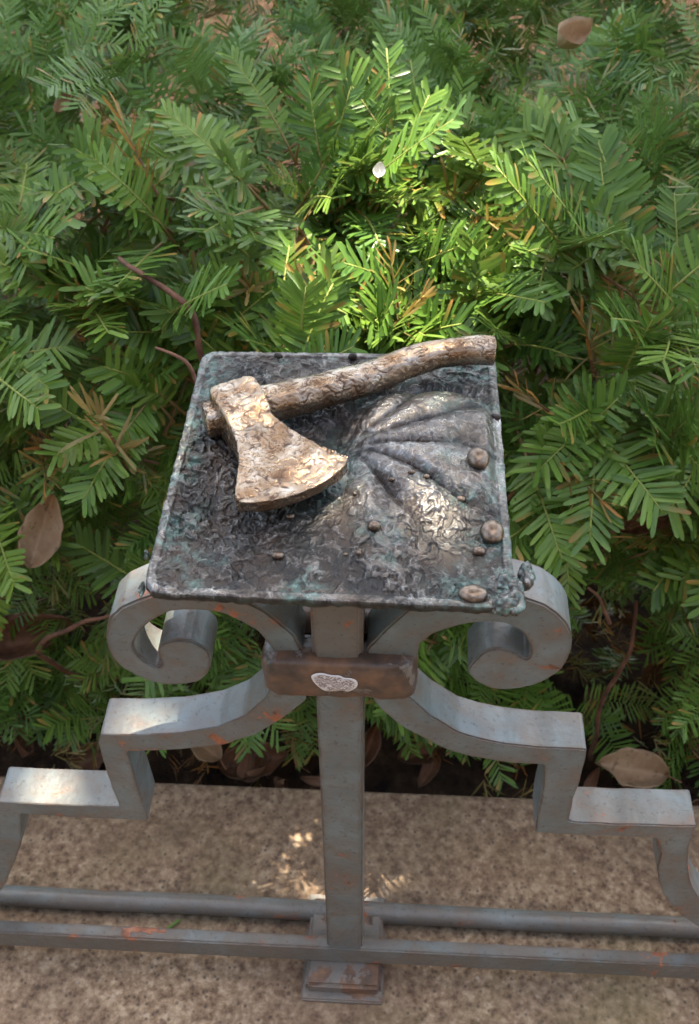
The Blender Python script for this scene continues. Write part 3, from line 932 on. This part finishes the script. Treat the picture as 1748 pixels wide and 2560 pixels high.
def shoot(rs, start, d, n, L, fresh, dead, simple, out, stems, radial=False, nl=0.023):
    d = d / np.linalg.norm(d)
    s = np.cross(n, d); s /= np.linalg.norm(s); n = np.cross(d, s)
    bend, sag = rs.normal(0, 0.10), rs.uniform(0.0, 0.22)
    pts, steps = [], 7
    for k in range(steps + 1):
        u = k / steps
        pts.append(start + d * (L * u) + s * (bend * L * u * u) - n * (sag * L * u * u))
    pts = np.array(pts)
    stems.append(pts)
    cnt = max(6, int(L / (0.0016 if not simple else 0.0021)))
    side = 1
    for k in range(cnt):
        u = 0.04 + 0.96 * (k + rs.uniform(-.3, .3)) / cnt
        u = min(max(u, 0.02), 1.0)
        if rs.random() < (0.05 if not dead else 0.45): continue
        x = u * steps; i = min(int(x), steps - 1); f = x - i
        base = pts[i] * (1 - f) + pts[i + 1] * f
        td = pts[i + 1] - pts[i]; td /= np.linalg.norm(td)
        side = -side
        ang = math.radians(70 - 34 * max(0, u - 0.55) / 0.45 + rs.normal(0, 5))
        lift = rs.normal(0.20, 0.11)
        if radial:
            ph = rs.uniform(0, 2 * math.pi)
            sd = s * math.cos(ph) + n * math.sin(ph)
            nn = -td * 0.9 + sd * 0.4
            ang *= rs.uniform(0.65, 1.0)
        else:
            sd = s * side + n * lift
            nn = n - s * side * lift
        nd = td * math.cos(ang) + sd / np.linalg.norm(sd) * math.sin(ang)
        nd /= np.linalg.norm(nd)
        nn = nn - nd * (nn @ nd) + rs.normal(0, 0.13, 3); nn -= nd * (nn @ nd); nn /= np.linalg.norm(nn)
        ln = nl * (0.70 + 0.32 * math.sin(math.pi * min(1, u * 0.85 + 0.12))) * rs.uniform(0.85, 1.1)
        br = 1.0 if dead else (rs.uniform(.6, .9) if rs.random() < 0.07 else 0.0)
        needle(base, nd, nn, ln, (0.0030 if not dead else 0.0020) * rs.uniform(.85, 1.15), rs.normal(0.08, 0.10) if not dead else rs.normal(0.1, 0.35),
               float(np.clip(rs.normal(0.5, 0.22), 0, 1)), br, fresh * rs.uniform(.7, 1), simple, out)
def sprig(seed, kind, simple=False):
    rs = np.random.default_rng(seed)
    out, stems = ([], [], []), []
    X, Z = np.array([1., 0, 0]), np.array([0, 0, 1.])
    dead = kind == 'dead'
    fresh = {'fresh': 0.8, 'star': 0.5}.get(kind, rs.uniform(0, 0.3))
    L = rs.uniform(0.042, 0.088)
    if kind == 'star': L = rs.uniform(0.035, 0.05)
    if dead: L = rs.uniform(0.05, 0.08)
    o = np.zeros(3)
    shoot(rs, o, X, Z, L, fresh, dead, simple, out, stems, radial=(kind == 'star' or (dead and rs.random() < .5)), nl=0.021 if kind == 'star' else rs.uniform(0.019, 0.025))
    if kind == 'fork':
        for sg in ((1, -1) if rs.random() < 0.7 else (rs.choice([-1, 1]),)):
            u = rs.uniform(0.22, 0.45)
            a = math.radians(rs.uniform(32, 52)) * sg
            shoot(rs, stems[0][int(u * 7)], np.array([math.cos(a), math.sin(a), rs.normal(0.05, .1)]), Z + rs.normal(0, .15, 3), L * rs.uniform(.5, .68), fresh + rs.uniform(0, .3), dead, simple, out, stems, nl=0.024)
    return out, stems
def needle_mesh(name, V, F, A):
    me = mesh_np(name, np.array(V), F)
    A = np.array(A)
    for k, nm in enumerate(('tint', 'brown', 'fresh')): vattr(me, nm, A[:, k])
    return me
def stem_mesh(name, stems, old):
    V, F, O = [], [], []
    for k, s in enumerate(stems):
        P = s if k else np.r_[[s[0] - (s[1] - s[0]) * 2.2], s]
        r = np.linspace(0.00125, 0.0006, len(P)) * (1.0 if k == 0 else 0.75)
        v, f = tube(P, r, 5)
        b = len(V)
        V += list(v); F += [tuple(i + b for i in q) for q in f]
        O += list(np.repeat(np.clip(np.linspace(0.9, -0.6, len(P)) + old, 0, 1), 5))
    me = mesh_np(name, np.array(V), F)
    vattr(me, 'old', O)
    return me
KINDS = ['plain'] * 7 + ['fork'] * 7 + ['fresh'] * 3 + ['star'] * 3 + ['dead'] * 3
PROTO = []
for k, kd in enumerate(KINDS):
    (V, F, A), stems = sprig(500 + k, kd)
    PROTO.append((kd, needle_mesh('sprig', V, F, A), stem_mesh('twig', stems, 0.0 if kd != 'dead' else 1.0)))
SIMPLE = []
for k, kd in enumerate(['plain'] * 4 + ['fork'] * 5 + ['star', 'dead']):
    (V, F, A), stems = sprig(700 + k, kd, True)
    tri = [t for q in F for t in ([q] if len(q) == 3 else [(q[0], q[1], q[2]), (q[0], q[2], q[3])])]
    SIMPLE.append((kd, np.array(V), np.array(tri), np.array(A)))

hedge = thing('yew_hedge', 'dense green yew hedge growing behind the iron fence', 'hedge', (0.0, 0.55, -0.05))
HLOC = np.array([0.0, 0.55, -0.05])
def hedge_surface(a, x):
    """a in 0..1 climbs the front face, 1..2 runs back over the top; returns point and outward normal"""
    bump_ = 0.06 * float(pnoise(np.array([[x * 4.2, a * 2.6, 0.3]]), 5)[0])
    if a < 1:
        y = 0.275 - 0.03 * math.sin(a * math.pi); z = 0.0 + 0.50 * a
        n = np.array([0, -0.88, 0.30 + 0.4 * a])
    else:
        b = a - 1
        y = 0.285 + 0.90 * b; z = 0.50 + 0.17 * b + 0.03 * math.sin(b * 7 + x * 3)
        n = np.array([0, -0.38 + 0.15 * b, 0.92])
    n /= np.linalg.norm(n)
    return np.array([x, y, z]) + n * bump_, n
def frame(d, n):
    d = d / np.linalg.norm(d)
    n = n - d * (n @ d); n /= np.linalg.norm(n)
    return np.stack([d, np.cross(n, d), n], 1)
LEAF_GAPS = []                             # hollows where fallen leaves hang or the brown inside shows
for u_, v_, y_, rad_ in ((112, 1318, 0.235, 0.055), (80, 1600, 0.235, 0.065), (250, 1560, 0.235, 0.04), (170, 1420, 0.24, 0.03), (1590, 1290, 0.27, 0.05), (280, 1290, 0.25, 0.04), (930, 1860, 0.2, 0.045), (1500, 1230, 0.27, 0.03), (1570, 1925, 0.23, 0.04), (560, 1890, 0.22, 0.03)):
    q_ = on_y(u_, v_, y_)
    LEAF_GAPS.append((y_, q_[0], q_[2], rad_))
def blocked(p, tip):
    # keep the plaque, scrolls and arms clear of foliage
    mid = (p + tip) / 2
    for ly, lx, lz, rad in LEAF_GAPS:
        if mid[1] < ly + 0.02 and math.hypot(mid[0] - lx, mid[2] - lz) < rad: return True
    for q in (p, tip, (p + tip) / 2):
        if q[1] < 0.21 and abs(q[0] + 0.017) < 0.135 and q[2] > 0.36: return True
        if q[1] < 0.085: return True
        if q[2] < 0.03 and q[1] < GBACK + 0.02: return True
    return False
rs = np.random.default_rng(21)
SPR = []
def try_sprig(a, x, depth, layer):
    p, n = hedge_surface(a, x)
    side = rs.normal(0, 0.62)
    tang = np.array([side, 0, 0]) + (np.array([0, -0.25, 0.55]) if a < 1 else np.array([0, rs.normal(0.05, 0.5), 0.12]))
    d = n * rs.uniform(0.30, 0.75) + tang + rs.normal(0, 0.16, 3)
    d /= np.linalg.norm(d)
    if a < 1 and rs.random() < 0.45: d[2] -= rs.uniform(0.3, 0.8); d /= np.linalg.norm(d)
    up = n * 0.8 + np.array([0, -0.25, 0.75]) + rs.normal(0, 0.30, 3)
    base = p - n * depth - d * 0.075
    if blocked(base, base + d * 0.13): return
    SPR.append((layer, base, d, up, a, rs.random()))
def pick_a(lo=0.0):
    return rs.uniform(lo, 1.0) if rs.random() < 0.38 else rs.uniform(1.0, 2.08)
# outer skin: shoots gathered in tufts at the ends of branchlets, dark gaps between the tufts
for i in range(900):
    a, x = pick_a(), rs.uniform(-0.72, 0.70)
    if i >= 620: x = rs.choice([-1, 1]) * rs.uniform(0.68, 1.35)
    elif i >= 600: a, x = rs.uniform(1.02, 1.30), rs.uniform(-0.07, 0.13)
    if a < 0.62 and rs.random() < 0.5: continue
    p, n = hedge_surface(a, x)
    p = p + n * rs.normal(0.0, 0.028)
    m = n * rs.uniform(0.35, 0.9) + np.array([rs.normal(0, 0.5), rs.normal(-0.1, 0.3), 0.35 if a < 1 else 0.1])
    if a < 1 and rs.random() < 0.35: m[2] -= rs.uniform(0.3, 0.9)
    m /= np.linalg.norm(m)
    upv = n * 0.6 + np.array([rs.normal(0, .2), -0.35, 0.8])
    sv = np.cross(upv, m); sv /= np.linalg.norm(sv)
    cnt = int(rs.integers(3, 7))
    for k in range(cnt):
        ph = math.radians((k - (cnt - 1) / 2) * rs.uniform(26, 40) + rs.normal(0, 8))
        d = m * math.cos(ph) + sv * math.sin(ph) + rs.normal(0, 0.12, 3)
        d /= np.linalg.norm(d)
        base = p - n * 0.035 - m * 0.03 + rs.normal(0, 0.008, 3) + d * rs.uniform(0, 0.02)
        if blocked(base, base + d * 0.10): continue
        SPR.append((0, base, d, upv + rs.normal(0, 0.22, 3), a, rs.random()))
for i in range(900):
    a = pick_a(0.05)
    if a < 0.62 and rs.random() < 0.5: continue
    try_sprig(a, rs.uniform(-0.85, 0.85), rs.uniform(0.075, 0.14), 1)
for i in range(1800):
    a = pick_a(0.2)
    if a < 0.62 and rs.random() < 0.5: continue
    try_sprig(a, rs.uniform(-0.95, 0.95), rs.uniform(0.15, 0.28), 2)
for i in range(1000):
    try_sprig(pick_a(0.2), rs.choice([-1, 1]) * rs.uniform(0.8, 1.35), rs.uniform(0.06, 0.26), 3)
def seen(s):
    u, v, k = to_px(s[1] + s[2] * 0.06)
    inside = -60 < u < 1808 and -60 < v < 1960
    hid = 330 < u < 1290 and 900 < v < 1500
    return inside and not hid
vis = [s for s in SPR if seen(s)]
vis.sort(key=lambda s: (s[0], np.linalg.norm(s[1] - CAM)))
parts = vis[:296]
pid = {id(s) for s in parts}
rest = [s for s in SPR if id(s) not in pid]
def pick(s, kinds, r):
    if r < 0.075: want = 'dead'
    elif r < 0.17: want = 'star'
    elif r < 0.36: want = 'fresh'
    elif r < 0.60: want = 'fork'
    else: want = 'plain'
    c = [k for k, kd in enumerate(kinds) if kd == want] or list(range(len(kinds)))
    return c[int(r * 9973) % len(c)]
for s in parts:
    k = pick(s, KINDS, s[5])
    kd, mn, ms = PROTO[k]
    M3 = frame(s[2], s[3])
    sc1 = (1.12 if s[4] < 1.25 else 0.95) + 0.36 * ((s[5] * 37) % 1)
    if kd == 'star': M3 = frame(s[2] * 0.4 + np.array([0, -0.45, 0.75]), np.array([1.0, 0.2, 0.1]))
    o = obj('sprig', mn, M_NEEDLE, hedge)
    M4 = Matrix.Identity(4)
    for r_ in range(3):
        for c_ in range(3): M4[r_][c_] = M3[r_, c_] * sc1
        M4[r_][3] = s[1][r_] - HLOC[r_]
    o.matrix_local = M4
    t = obj('twig', ms, M_TWIG, o)
    if kd == 'dead': tag(o, 'dead orange-brown sprig')
# deeper foliage in one mass
VV, FF, AA = [], [], []
off = 0
for s in rest:
    k = pick(s, [q[0] for q in SIMPLE], s[5])
    kd, V, F, A = SIMPLE[k]
    M3 = frame(s[2], s[3]) * (0.85 + 0.35 * ((s[5] * 37) % 1))
    VV.append(V @ M3.T + s[1] - HLOC); FF.append(F + off); off += len(V)
    B = A.copy(); B[:, 0] = np.clip(B[:, 0] * 0.7 + 0.45 * ((s[5] * 91) % 1) - 0.05, 0, 1)
    AA.append(B)
me = mesh_np('inner_foliage', np.concatenate(VV), np.concatenate(FF))
AA = np.concatenate(AA)
for k, nm in enumerate(('tint', 'brown', 'fresh')): vattr(me, nm, AA[:, k])
fo = obj('inner_foliage', me, M_NEEDLE, hedge)
tag(fo, kind='stuff')
# woody branches that climb from the soil and fork below the skin
def branch(path, r0, r1):
    P = np.array(path, float)
    t = np.linspace(0, len(P) - 1, len(P) * 5)
    Q = np.stack([np.interp(t, range(len(P)), P[:, k]) for k in range(3)], 1)
    for _ in range(4): Q[1:-1] = (Q[:-2] + 2 * Q[1:-1] + Q[2:]) / 4
    Q += np.stack([pnoise(Q * 25, 60 + k) for k in range(3)], 1) * 0.004
    V, F = tube(Q - HLOC, np.linspace(r0, r1, len(Q)), 8)
    return obj('branch', mesh_np('branch', V, F), M_BARK, hedge)
b0 = [on_y(512, 930, 0.30), on_y(497, 860, 0.29), on_y(485, 800, 0.30), on_y(455, 755, 0.31), on_y(400, 715, 0.32), on_y(340, 680, 0.335), on_y(300, 640, 0.36)]
branch([on_y(540, 1200, 0.34), *b0], 0.0034, 0.0020)
branch([on_y(500, 970, 0.235), on_y(465, 905, 0.235), on_y(430, 885, 0.24), on_y(390, 870, 0.245)], 0.0018, 0.001)
branch([(-0.30, 0.33, -0.03), on_y(60, 1620, 0.24), on_y(190, 1570, 0.225), on_y(275, 1535, 0.22)], 0.0035, 0.0016)
branch([on_y(1480, 1900, 0.27), on_y(1500, 1760, 0.28), on_y(1578, 1640, 0.28), on_y(1590, 1500, 0.32)], 0.003, 0.002)
branch([on_y(1520, 1560, 0.25), on_y(1500, 1500, 0.245), on_y(1475, 1470, 0.24)], 0.002, 0.0012)
for i in range(26):
    x = rs.uniform(-0.8, 0.8); y = rs.uniform(0.34, 1.0)
    p0 = np.array([x, y, -0.06]); path = [p0]
    dx, dy = rs.normal(0, 0.25), rs.normal(-0.18, 0.25)
    for k in range(1, 5):
        path.append(p0 + np.array([dx * (k / 4) ** 1.4 * 0.6 + rs.normal(0, 0.015), dy * (k / 4) ** 1.4 * 0.6 + rs.normal(0, 0.015), 0.54 * k / 4]))
    branch(path, rs.uniform(0.006, 0.012), 0.002)

# ------------------------------------------------------------------ dry leaves and small litter
def leaf_mesh(name, L, W, curl, cup, seed, blunt=1.0):
    nx, ny = 26, 13
    V, R_ = [], []
    for i in range(nx):
        u = i / (nx - 1)
        wd = W * (math.sin(math.pi * min(1, u ** 0.85)) ** 0.75) * (1 - 0.15 * u) * 0.5 + 0.0004
        for j in range(ny):
            v = (j / (ny - 1)) * 2 - 1
            x = (u - 0.5) * L; yy = wd * v
            z = cup * W * v * v + curl * L * (u - 0.5) ** 2
            V.append((x, yy, z)); R_.append(max(math.exp(-(v / 0.07) ** 2), 0.5 * (abs(((u * 7 + abs(v) * 0.8) % 1) - 0.5) < 0.05)))
    V = np.array(V)
    V[:, 1] *= 1 + 0.16 * pnoise(V * np.array([70, 0, 0]), seed + 4)
    V[:, 2] += 0.13 * W * pnoise(V * 45, seed) + 0.02 * W * pnoise(V * 160, seed + 1)
    idx = np.arange(nx * ny).reshape(nx, ny)
    F = np.stack([idx[:-1, :-1].ravel(), idx[1:, :-1].ravel(), idx[1:, 1:].ravel(), idx[:-1, 1:].ravel()], 1)
    Vb = V - np.array([0, 0, 0.0005])
    n = len(V)
    lp = np.concatenate([idx[:, 0], idx[-1, 1:], idx[-2::-1, -1], idx[0, -2:0:-1]])
    side = np.stack([lp, lp + n, np.roll(lp, -1) + n, np.roll(lp, -1)], 1)
    me = mesh_np(name, np.r_[V, Vb], np.concatenate([F, F[:, ::-1] + n, side]))
    vattr(me, 'rib', np.r_[R_, R_])
    return me
def dry_leaf(p, d, n, L, W, curl, cup, mat, seed, label, stalk=True):
    M3 = frame(np.array(d, float), np.array(n, float))
    root = thing('dry_leaf', label, 'leaf', p, 'fallen leaves in and under the hedge')
    root.rotation_euler = Matrix([list(r) for r in M3]).to_euler()
    obj('blade', leaf_mesh('blade', L, W, curl, cup, seed), mat, root)
    if stalk:
        e0 = curl * L * 0.25
        V, F = tube([(-L * .5, 0, e0), (-L * .56, 0.001, e0), (-L * .66, 0.003, e0 - 0.002), (-L * .74, 0.004, e0 - 0.004)], [0.0011, 0.0010, 0.0009, 0.0011], 6)
        obj('stalk', mesh_np('stalk', V, F), M_BARK, root)
VW = -FW                                               # roughly towards the photographer
def lf(u, v, y, ang, L, W, mat, label, curl=0.3, cup=0.25, tilt=(0, 0, 0), seed=1, stalk=True):
    a = math.radians(ang)
    d = RT * math.cos(a) + UP * math.sin(a)
    dry_leaf(on_y(u, v, y), d, VW + np.array(tilt), L, W, curl, cup, mat, seed, label, stalk)
lf(108, 1322, 0.262, 72, 0.070, 0.040, M_TAN, 'upright tan leaf in the hedge left of the plaque', 0.7, 0.35, (0.35, 0, 0.3), 3, False)
lf(80, 1600, 0.262, 12, 0.105, 0.048, M_BROWN, 'large curled brown leaf low in the hedge at the far left', 0.9, 0.5, (0, 0, 0.7), 5)
lf(1572, 1925, 0.225, 170, 0.075, 0.046, M_TAN, 'broad brown leaf behind the right lower step of the fence', 0.4, 0.35, (0, 0.2, 0.5), 7)
lf(1432, 112, 0.62, 20, 0.034, 0.030, M_PALE, 'pale tan crumpled leaf on top of the hedge', 1.0, 0.7, (0, 0, 0.5), 9, False)
lf(928, 1850, 0.26, 70, 0.055, 0.022, M_BROWN, 'narrow folded brown leaf just right of the fence post', 0.3, 0.9, (0, 0, 0.2), 11)
lf(640, 1905, 0.25, 10, 0.080, 0.045, M_BROWN, 'dark red-brown leaf on the soil left of the post', 0.5, 0.3, (0, 0, 0.8), 13)
lf(1635, 1300, 0.30, 18, 0.075, 0.022, M_BROWN, 'long narrow brown leaf in the hedge right of the plaque', 0.3, 0.5, (0, 0, 0.3), 15)
lf(1060, 1880, 0.27, 200, 0.060, 0.034, M_BROWN, 'brown leaf under the right upper arm', 0.6, 0.5, (0, 0.2, 0.5), 21)
lf(240, 1890, 0.25, 30, 0.060, 0.035, M_BROWN, 'brown leaf behind the left step of the fence', 0.5, 0.4, (0, 0, 0.6), 23)
lf(760, 632, 0.40, 105, 0.040, 0.016, M_TAN, 'small orange-tan leaf caught in the sunlit foliage', 0.5, 0.6, (0, 0, 0.2), 25, False)
lf(165, 262, 0.56, 60, 0.026, 0.014, M_TAN, 'little orange leaf scrap at the upper left', 0.8, 0.5, (0, 0, 0.3), 27, False)
lf(505, 1860, 0.235, 140, 0.05, 0.03, M_TAN, 'tan leaf below the left upper arm', 0.6, 0.5, (0, 0.1, 0.6), 35)
# leaf litter nobody could count
VV, FF, RB, off = [], [], [], 0
LM = []
for k in range(4):
    m_ = leaf_mesh('tmp', rs.uniform(.03, .055), rs.uniform(.014, .028), rs.uniform(.2, .9), rs.uniform(.2, .7), 300 + k)
    v = np.zeros(len(m_.vertices) * 3, np.float32); m_.vertices.foreach_get('co', v)
    f = np.zeros(len(m_.loops), np.int32); m_.loops.foreach_get('vertex_index', f)
    r = np.zeros(len(m_.vertices), np.float32); m_.attributes['rib'].data.foreach_get('value', r)
    LM.append((v.reshape(-1, 3), f.reshape(-1, 4), r))
    bpy.data.meshes.remove(m_)
for i in range(150):
    x, y = rs.uniform(-0.75, 0.75), rs.uniform(GBACK + 0.005, 0.55)
    v, f, r = LM[i % 4]
    M3 = frame(rs.normal(0, 1, 3) * np.array([1, 1, .35]), np.array([0, -0.3, 1.0]) + rs.normal(0, .4, 3)) * rs.uniform(.7, 1.2)
    VV.append(v @ M3.T + np.array([x, y, -0.035 + rs.uniform(0, 0.03)])); FF.append(f + off); RB.append(r); off += len(v)
me = mesh_np('leaf_litter', np.concatenate(VV), np.concatenate(FF)); vattr(me, 'rib', np.concatenate(RB))
o = obj('leaf_litter', me, M_BROWN)
tag(o, 'brown leaf litter covering the soil under the hedge', 'leaf litter', kind='stuff')
VV, FF, AA, off = [], [], [], 0
dk = [q for q in SIMPLE if q[0] == 'dead'][0]
for i in range(170):
    x, y = rs.uniform(-0.75, 0.75), rs.uniform(GBACK + 0.01, 0.50)
    M3 = frame(rs.normal(0, 1, 3) * np.array([1, 1, .4]), np.array([0, -0.2, 1.0]) + rs.normal(0, .5, 3)) * rs.uniform(.7, 1.1)
    VV.append(dk[1] @ M3.T + np.array([x, y, -0.025 + rs.uniform(0, 0.045)])); FF.append(dk[2] + off); off += len(dk[1])
    AA.append(np.c_[np.clip(dk[3][:, 0] * rs.uniform(.2, 1.2), 0, 1), np.ones(len(dk[1])), np.zeros(len(dk[1]))])
me = mesh_np('needle_litter', np.concatenate(VV), np.concatenate(FF))
AA = np.concatenate(AA)
for k, nm in enumerate(('tint', 'brown', 'fresh')): vattr(me, nm, AA[:, k])
tag(obj('needle_litter', me, M_NEEDLE), 'rust-brown dead yew needles strewn over the soil', 'needle litter', kind='stuff')
# petal, green needle on the granite, spider silk
def petal():
    me = leaf_mesh('white_petal', 0.013, 0.010, 0.5, 0.3, 77)
    o = obj('white_petal', me, M_PETAL)
    p = on_y(948, 427, 0.425)
    o.matrix_world = Matrix.Translation(p) @ Matrix([list(r) for r in frame(UP + RT * 0.15, VW)]).to_4x4()
    tag(o, 'small white petal lying in the sunlit foliage', 'petal')
petal()
p = on_z(436, 2312, ZG + 0.002)
o_ = ([], [], []); needle(np.zeros(3), np.array([1., 0, 0]), np.array([0, 0, 1.]), 0.015, 0.0032, -0.05, .5, 0, .2, False, o_)
fn = obj('fallen_needle', needle_mesh('fallen_needle', *o_), M_NEEDLE)
fn.location = p - np.array([0.006, 0.004, 0]); fn.rotation_euler = (0, 0, math.radians(40))
tag(fn, 'single green needle lying on the granite between the rails', 'needle')
a_, b_ = on_y(880, 325, 0.50), on_y(1290, 345, 0.52)
V, F = tube([a_ * (1 - t) + b_ * t - np.array([0, 0, 0.004 * 4 * t * (1 - t)]) for t in np.linspace(0, 1, 14)], 0.00016, 5)
th = obj('spider_thread', mesh_np('spider_thread', V, F), M_THREAD)
tag(th, 'thin spider thread stretched across the upper hedge', 'thread')

# ------------------------------------------------------------------ shade tree overhead (out of frame): it dapples the sun
def build_tree():
    T0 = np.array([0.0, 0.45, 0.45])
    cen = T0 + SUN * 3.9
    tree = thing('shade_tree', 'leafy shade tree rising behind the hedge', 'tree', (1.5, 3.3, -0.2))
    TL = np.array([1.5, 3.3, -0.2])
    path = [(1.5, 3.3, -0.25), (1.47, 3.25, 0.8), (1.35, 3.1, 1.7), (1.05, 2.85, 2.4), (1.0, 2.9, 3.2)]
    V, F = tube(np.array(path) - TL, [0.16, 0.13, 0.11, 0.08, 0.05], 12)
    obj('trunk', mesh_np('trunk', V, F), M_BARK, tree)
    r2 = np.random.default_rng(5)
    for k in range(10):
        e = cen + r2.normal(0, 0.55, 3) * np.array([1, 1, .5]); e[0] = cen[0] + 0.35 + abs(e[0] - cen[0])
        s = np.array(path[3 + k % 2])
        V, F = tube(np.array([s, (s + e) / 2 + r2.normal(0, .1, 3), e]) - TL, [0.035, 0.022, 0.008], 7)
        obj('limb', mesh_np('limb', V, F), M_BARK, tree)
    # frame across the sun's rays
    e1 = np.cross(SUN, [0, 0, 1.0]); e1 /= np.linalg.norm(e1); e2 = np.cross(e1, SUN)
    def foot(p): q = p - T0; return np.array([q @ e1, q @ e2])
    gaps = []                                          # where the crown lets sunlight through: (point, radius a, radius b)
    for (pt, ra, rb) in GAPS: gaps.append((foot(pt), ra, rb))
    thin = foot(on_z(830, 1130, PLZ))                  # the crown is sparse above the plaque
    n = 15000
    lf_ = np.array([(-0.5, 0, 0), (0, -0.22, 0.04), (0.5, 0, -0.03), (0, 0.22, 0.04)])
    VV, TT = [], []
    cnt = 0
    for i in range(n):
        d = r2.normal(0, 1, 3); d /= np.linalg.norm(d)
        p = cen + d * (r2.random() ** (1 / 3)) * np.array([1.3, 1.35, 0.75])
        f = foot(p)
        ok = True
        for (g_, ra, rb) in gaps:
            if ((f[0] - g_[0]) / (ra + 0.045)) ** 2 + ((f[1] - g_[1]) / (rb + 0.045)) ** 2 < 1: ok = False; break
        if ok and ((f[0] - thin[0]) / 0.150) ** 2 + ((f[1] - thin[1]) / 0.115) ** 2 < 1 and r2.random() < 0.60: ok = False
        if not ok: continue
        q = Quaternion(r2.normal(0, 1, 4)).normalized().to_matrix()
        v = lf_ * r2.uniform(0.10, 0.16) @ np.array(q).T
        VV.append(v + p - TL); TT += [r2.random()] * 4; cnt += 1
    V = np.concatenate(VV)
    i = np.arange(cnt)[:, None] * 4
    F = np.concatenate([i + np.array([[0, 1, 2]]), i + np.array([[0, 2, 3]])])
    me = mesh_np('crown', V, F, smooth=False); vattr(me, 'tint', TT)
    tag(obj('crown', me, M_CANOPY, tree), kind='stuff')
GAPS = [(on_y(985, 610, 0.40), 0.085, 0.080), (on_y(860, 760, 0.33), 0.035, 0.02),
        (on_z(680, 1120, PLZ + .02), -0.024, -0.026), (on_z(960, 930, PLZ + .02), -0.014, -0.022),
        (on_y(330, 1800, 0.015), 0.0, -0.012), (on_y(130, 1990, 0.015), 0.0, -0.012)]
build_tree()
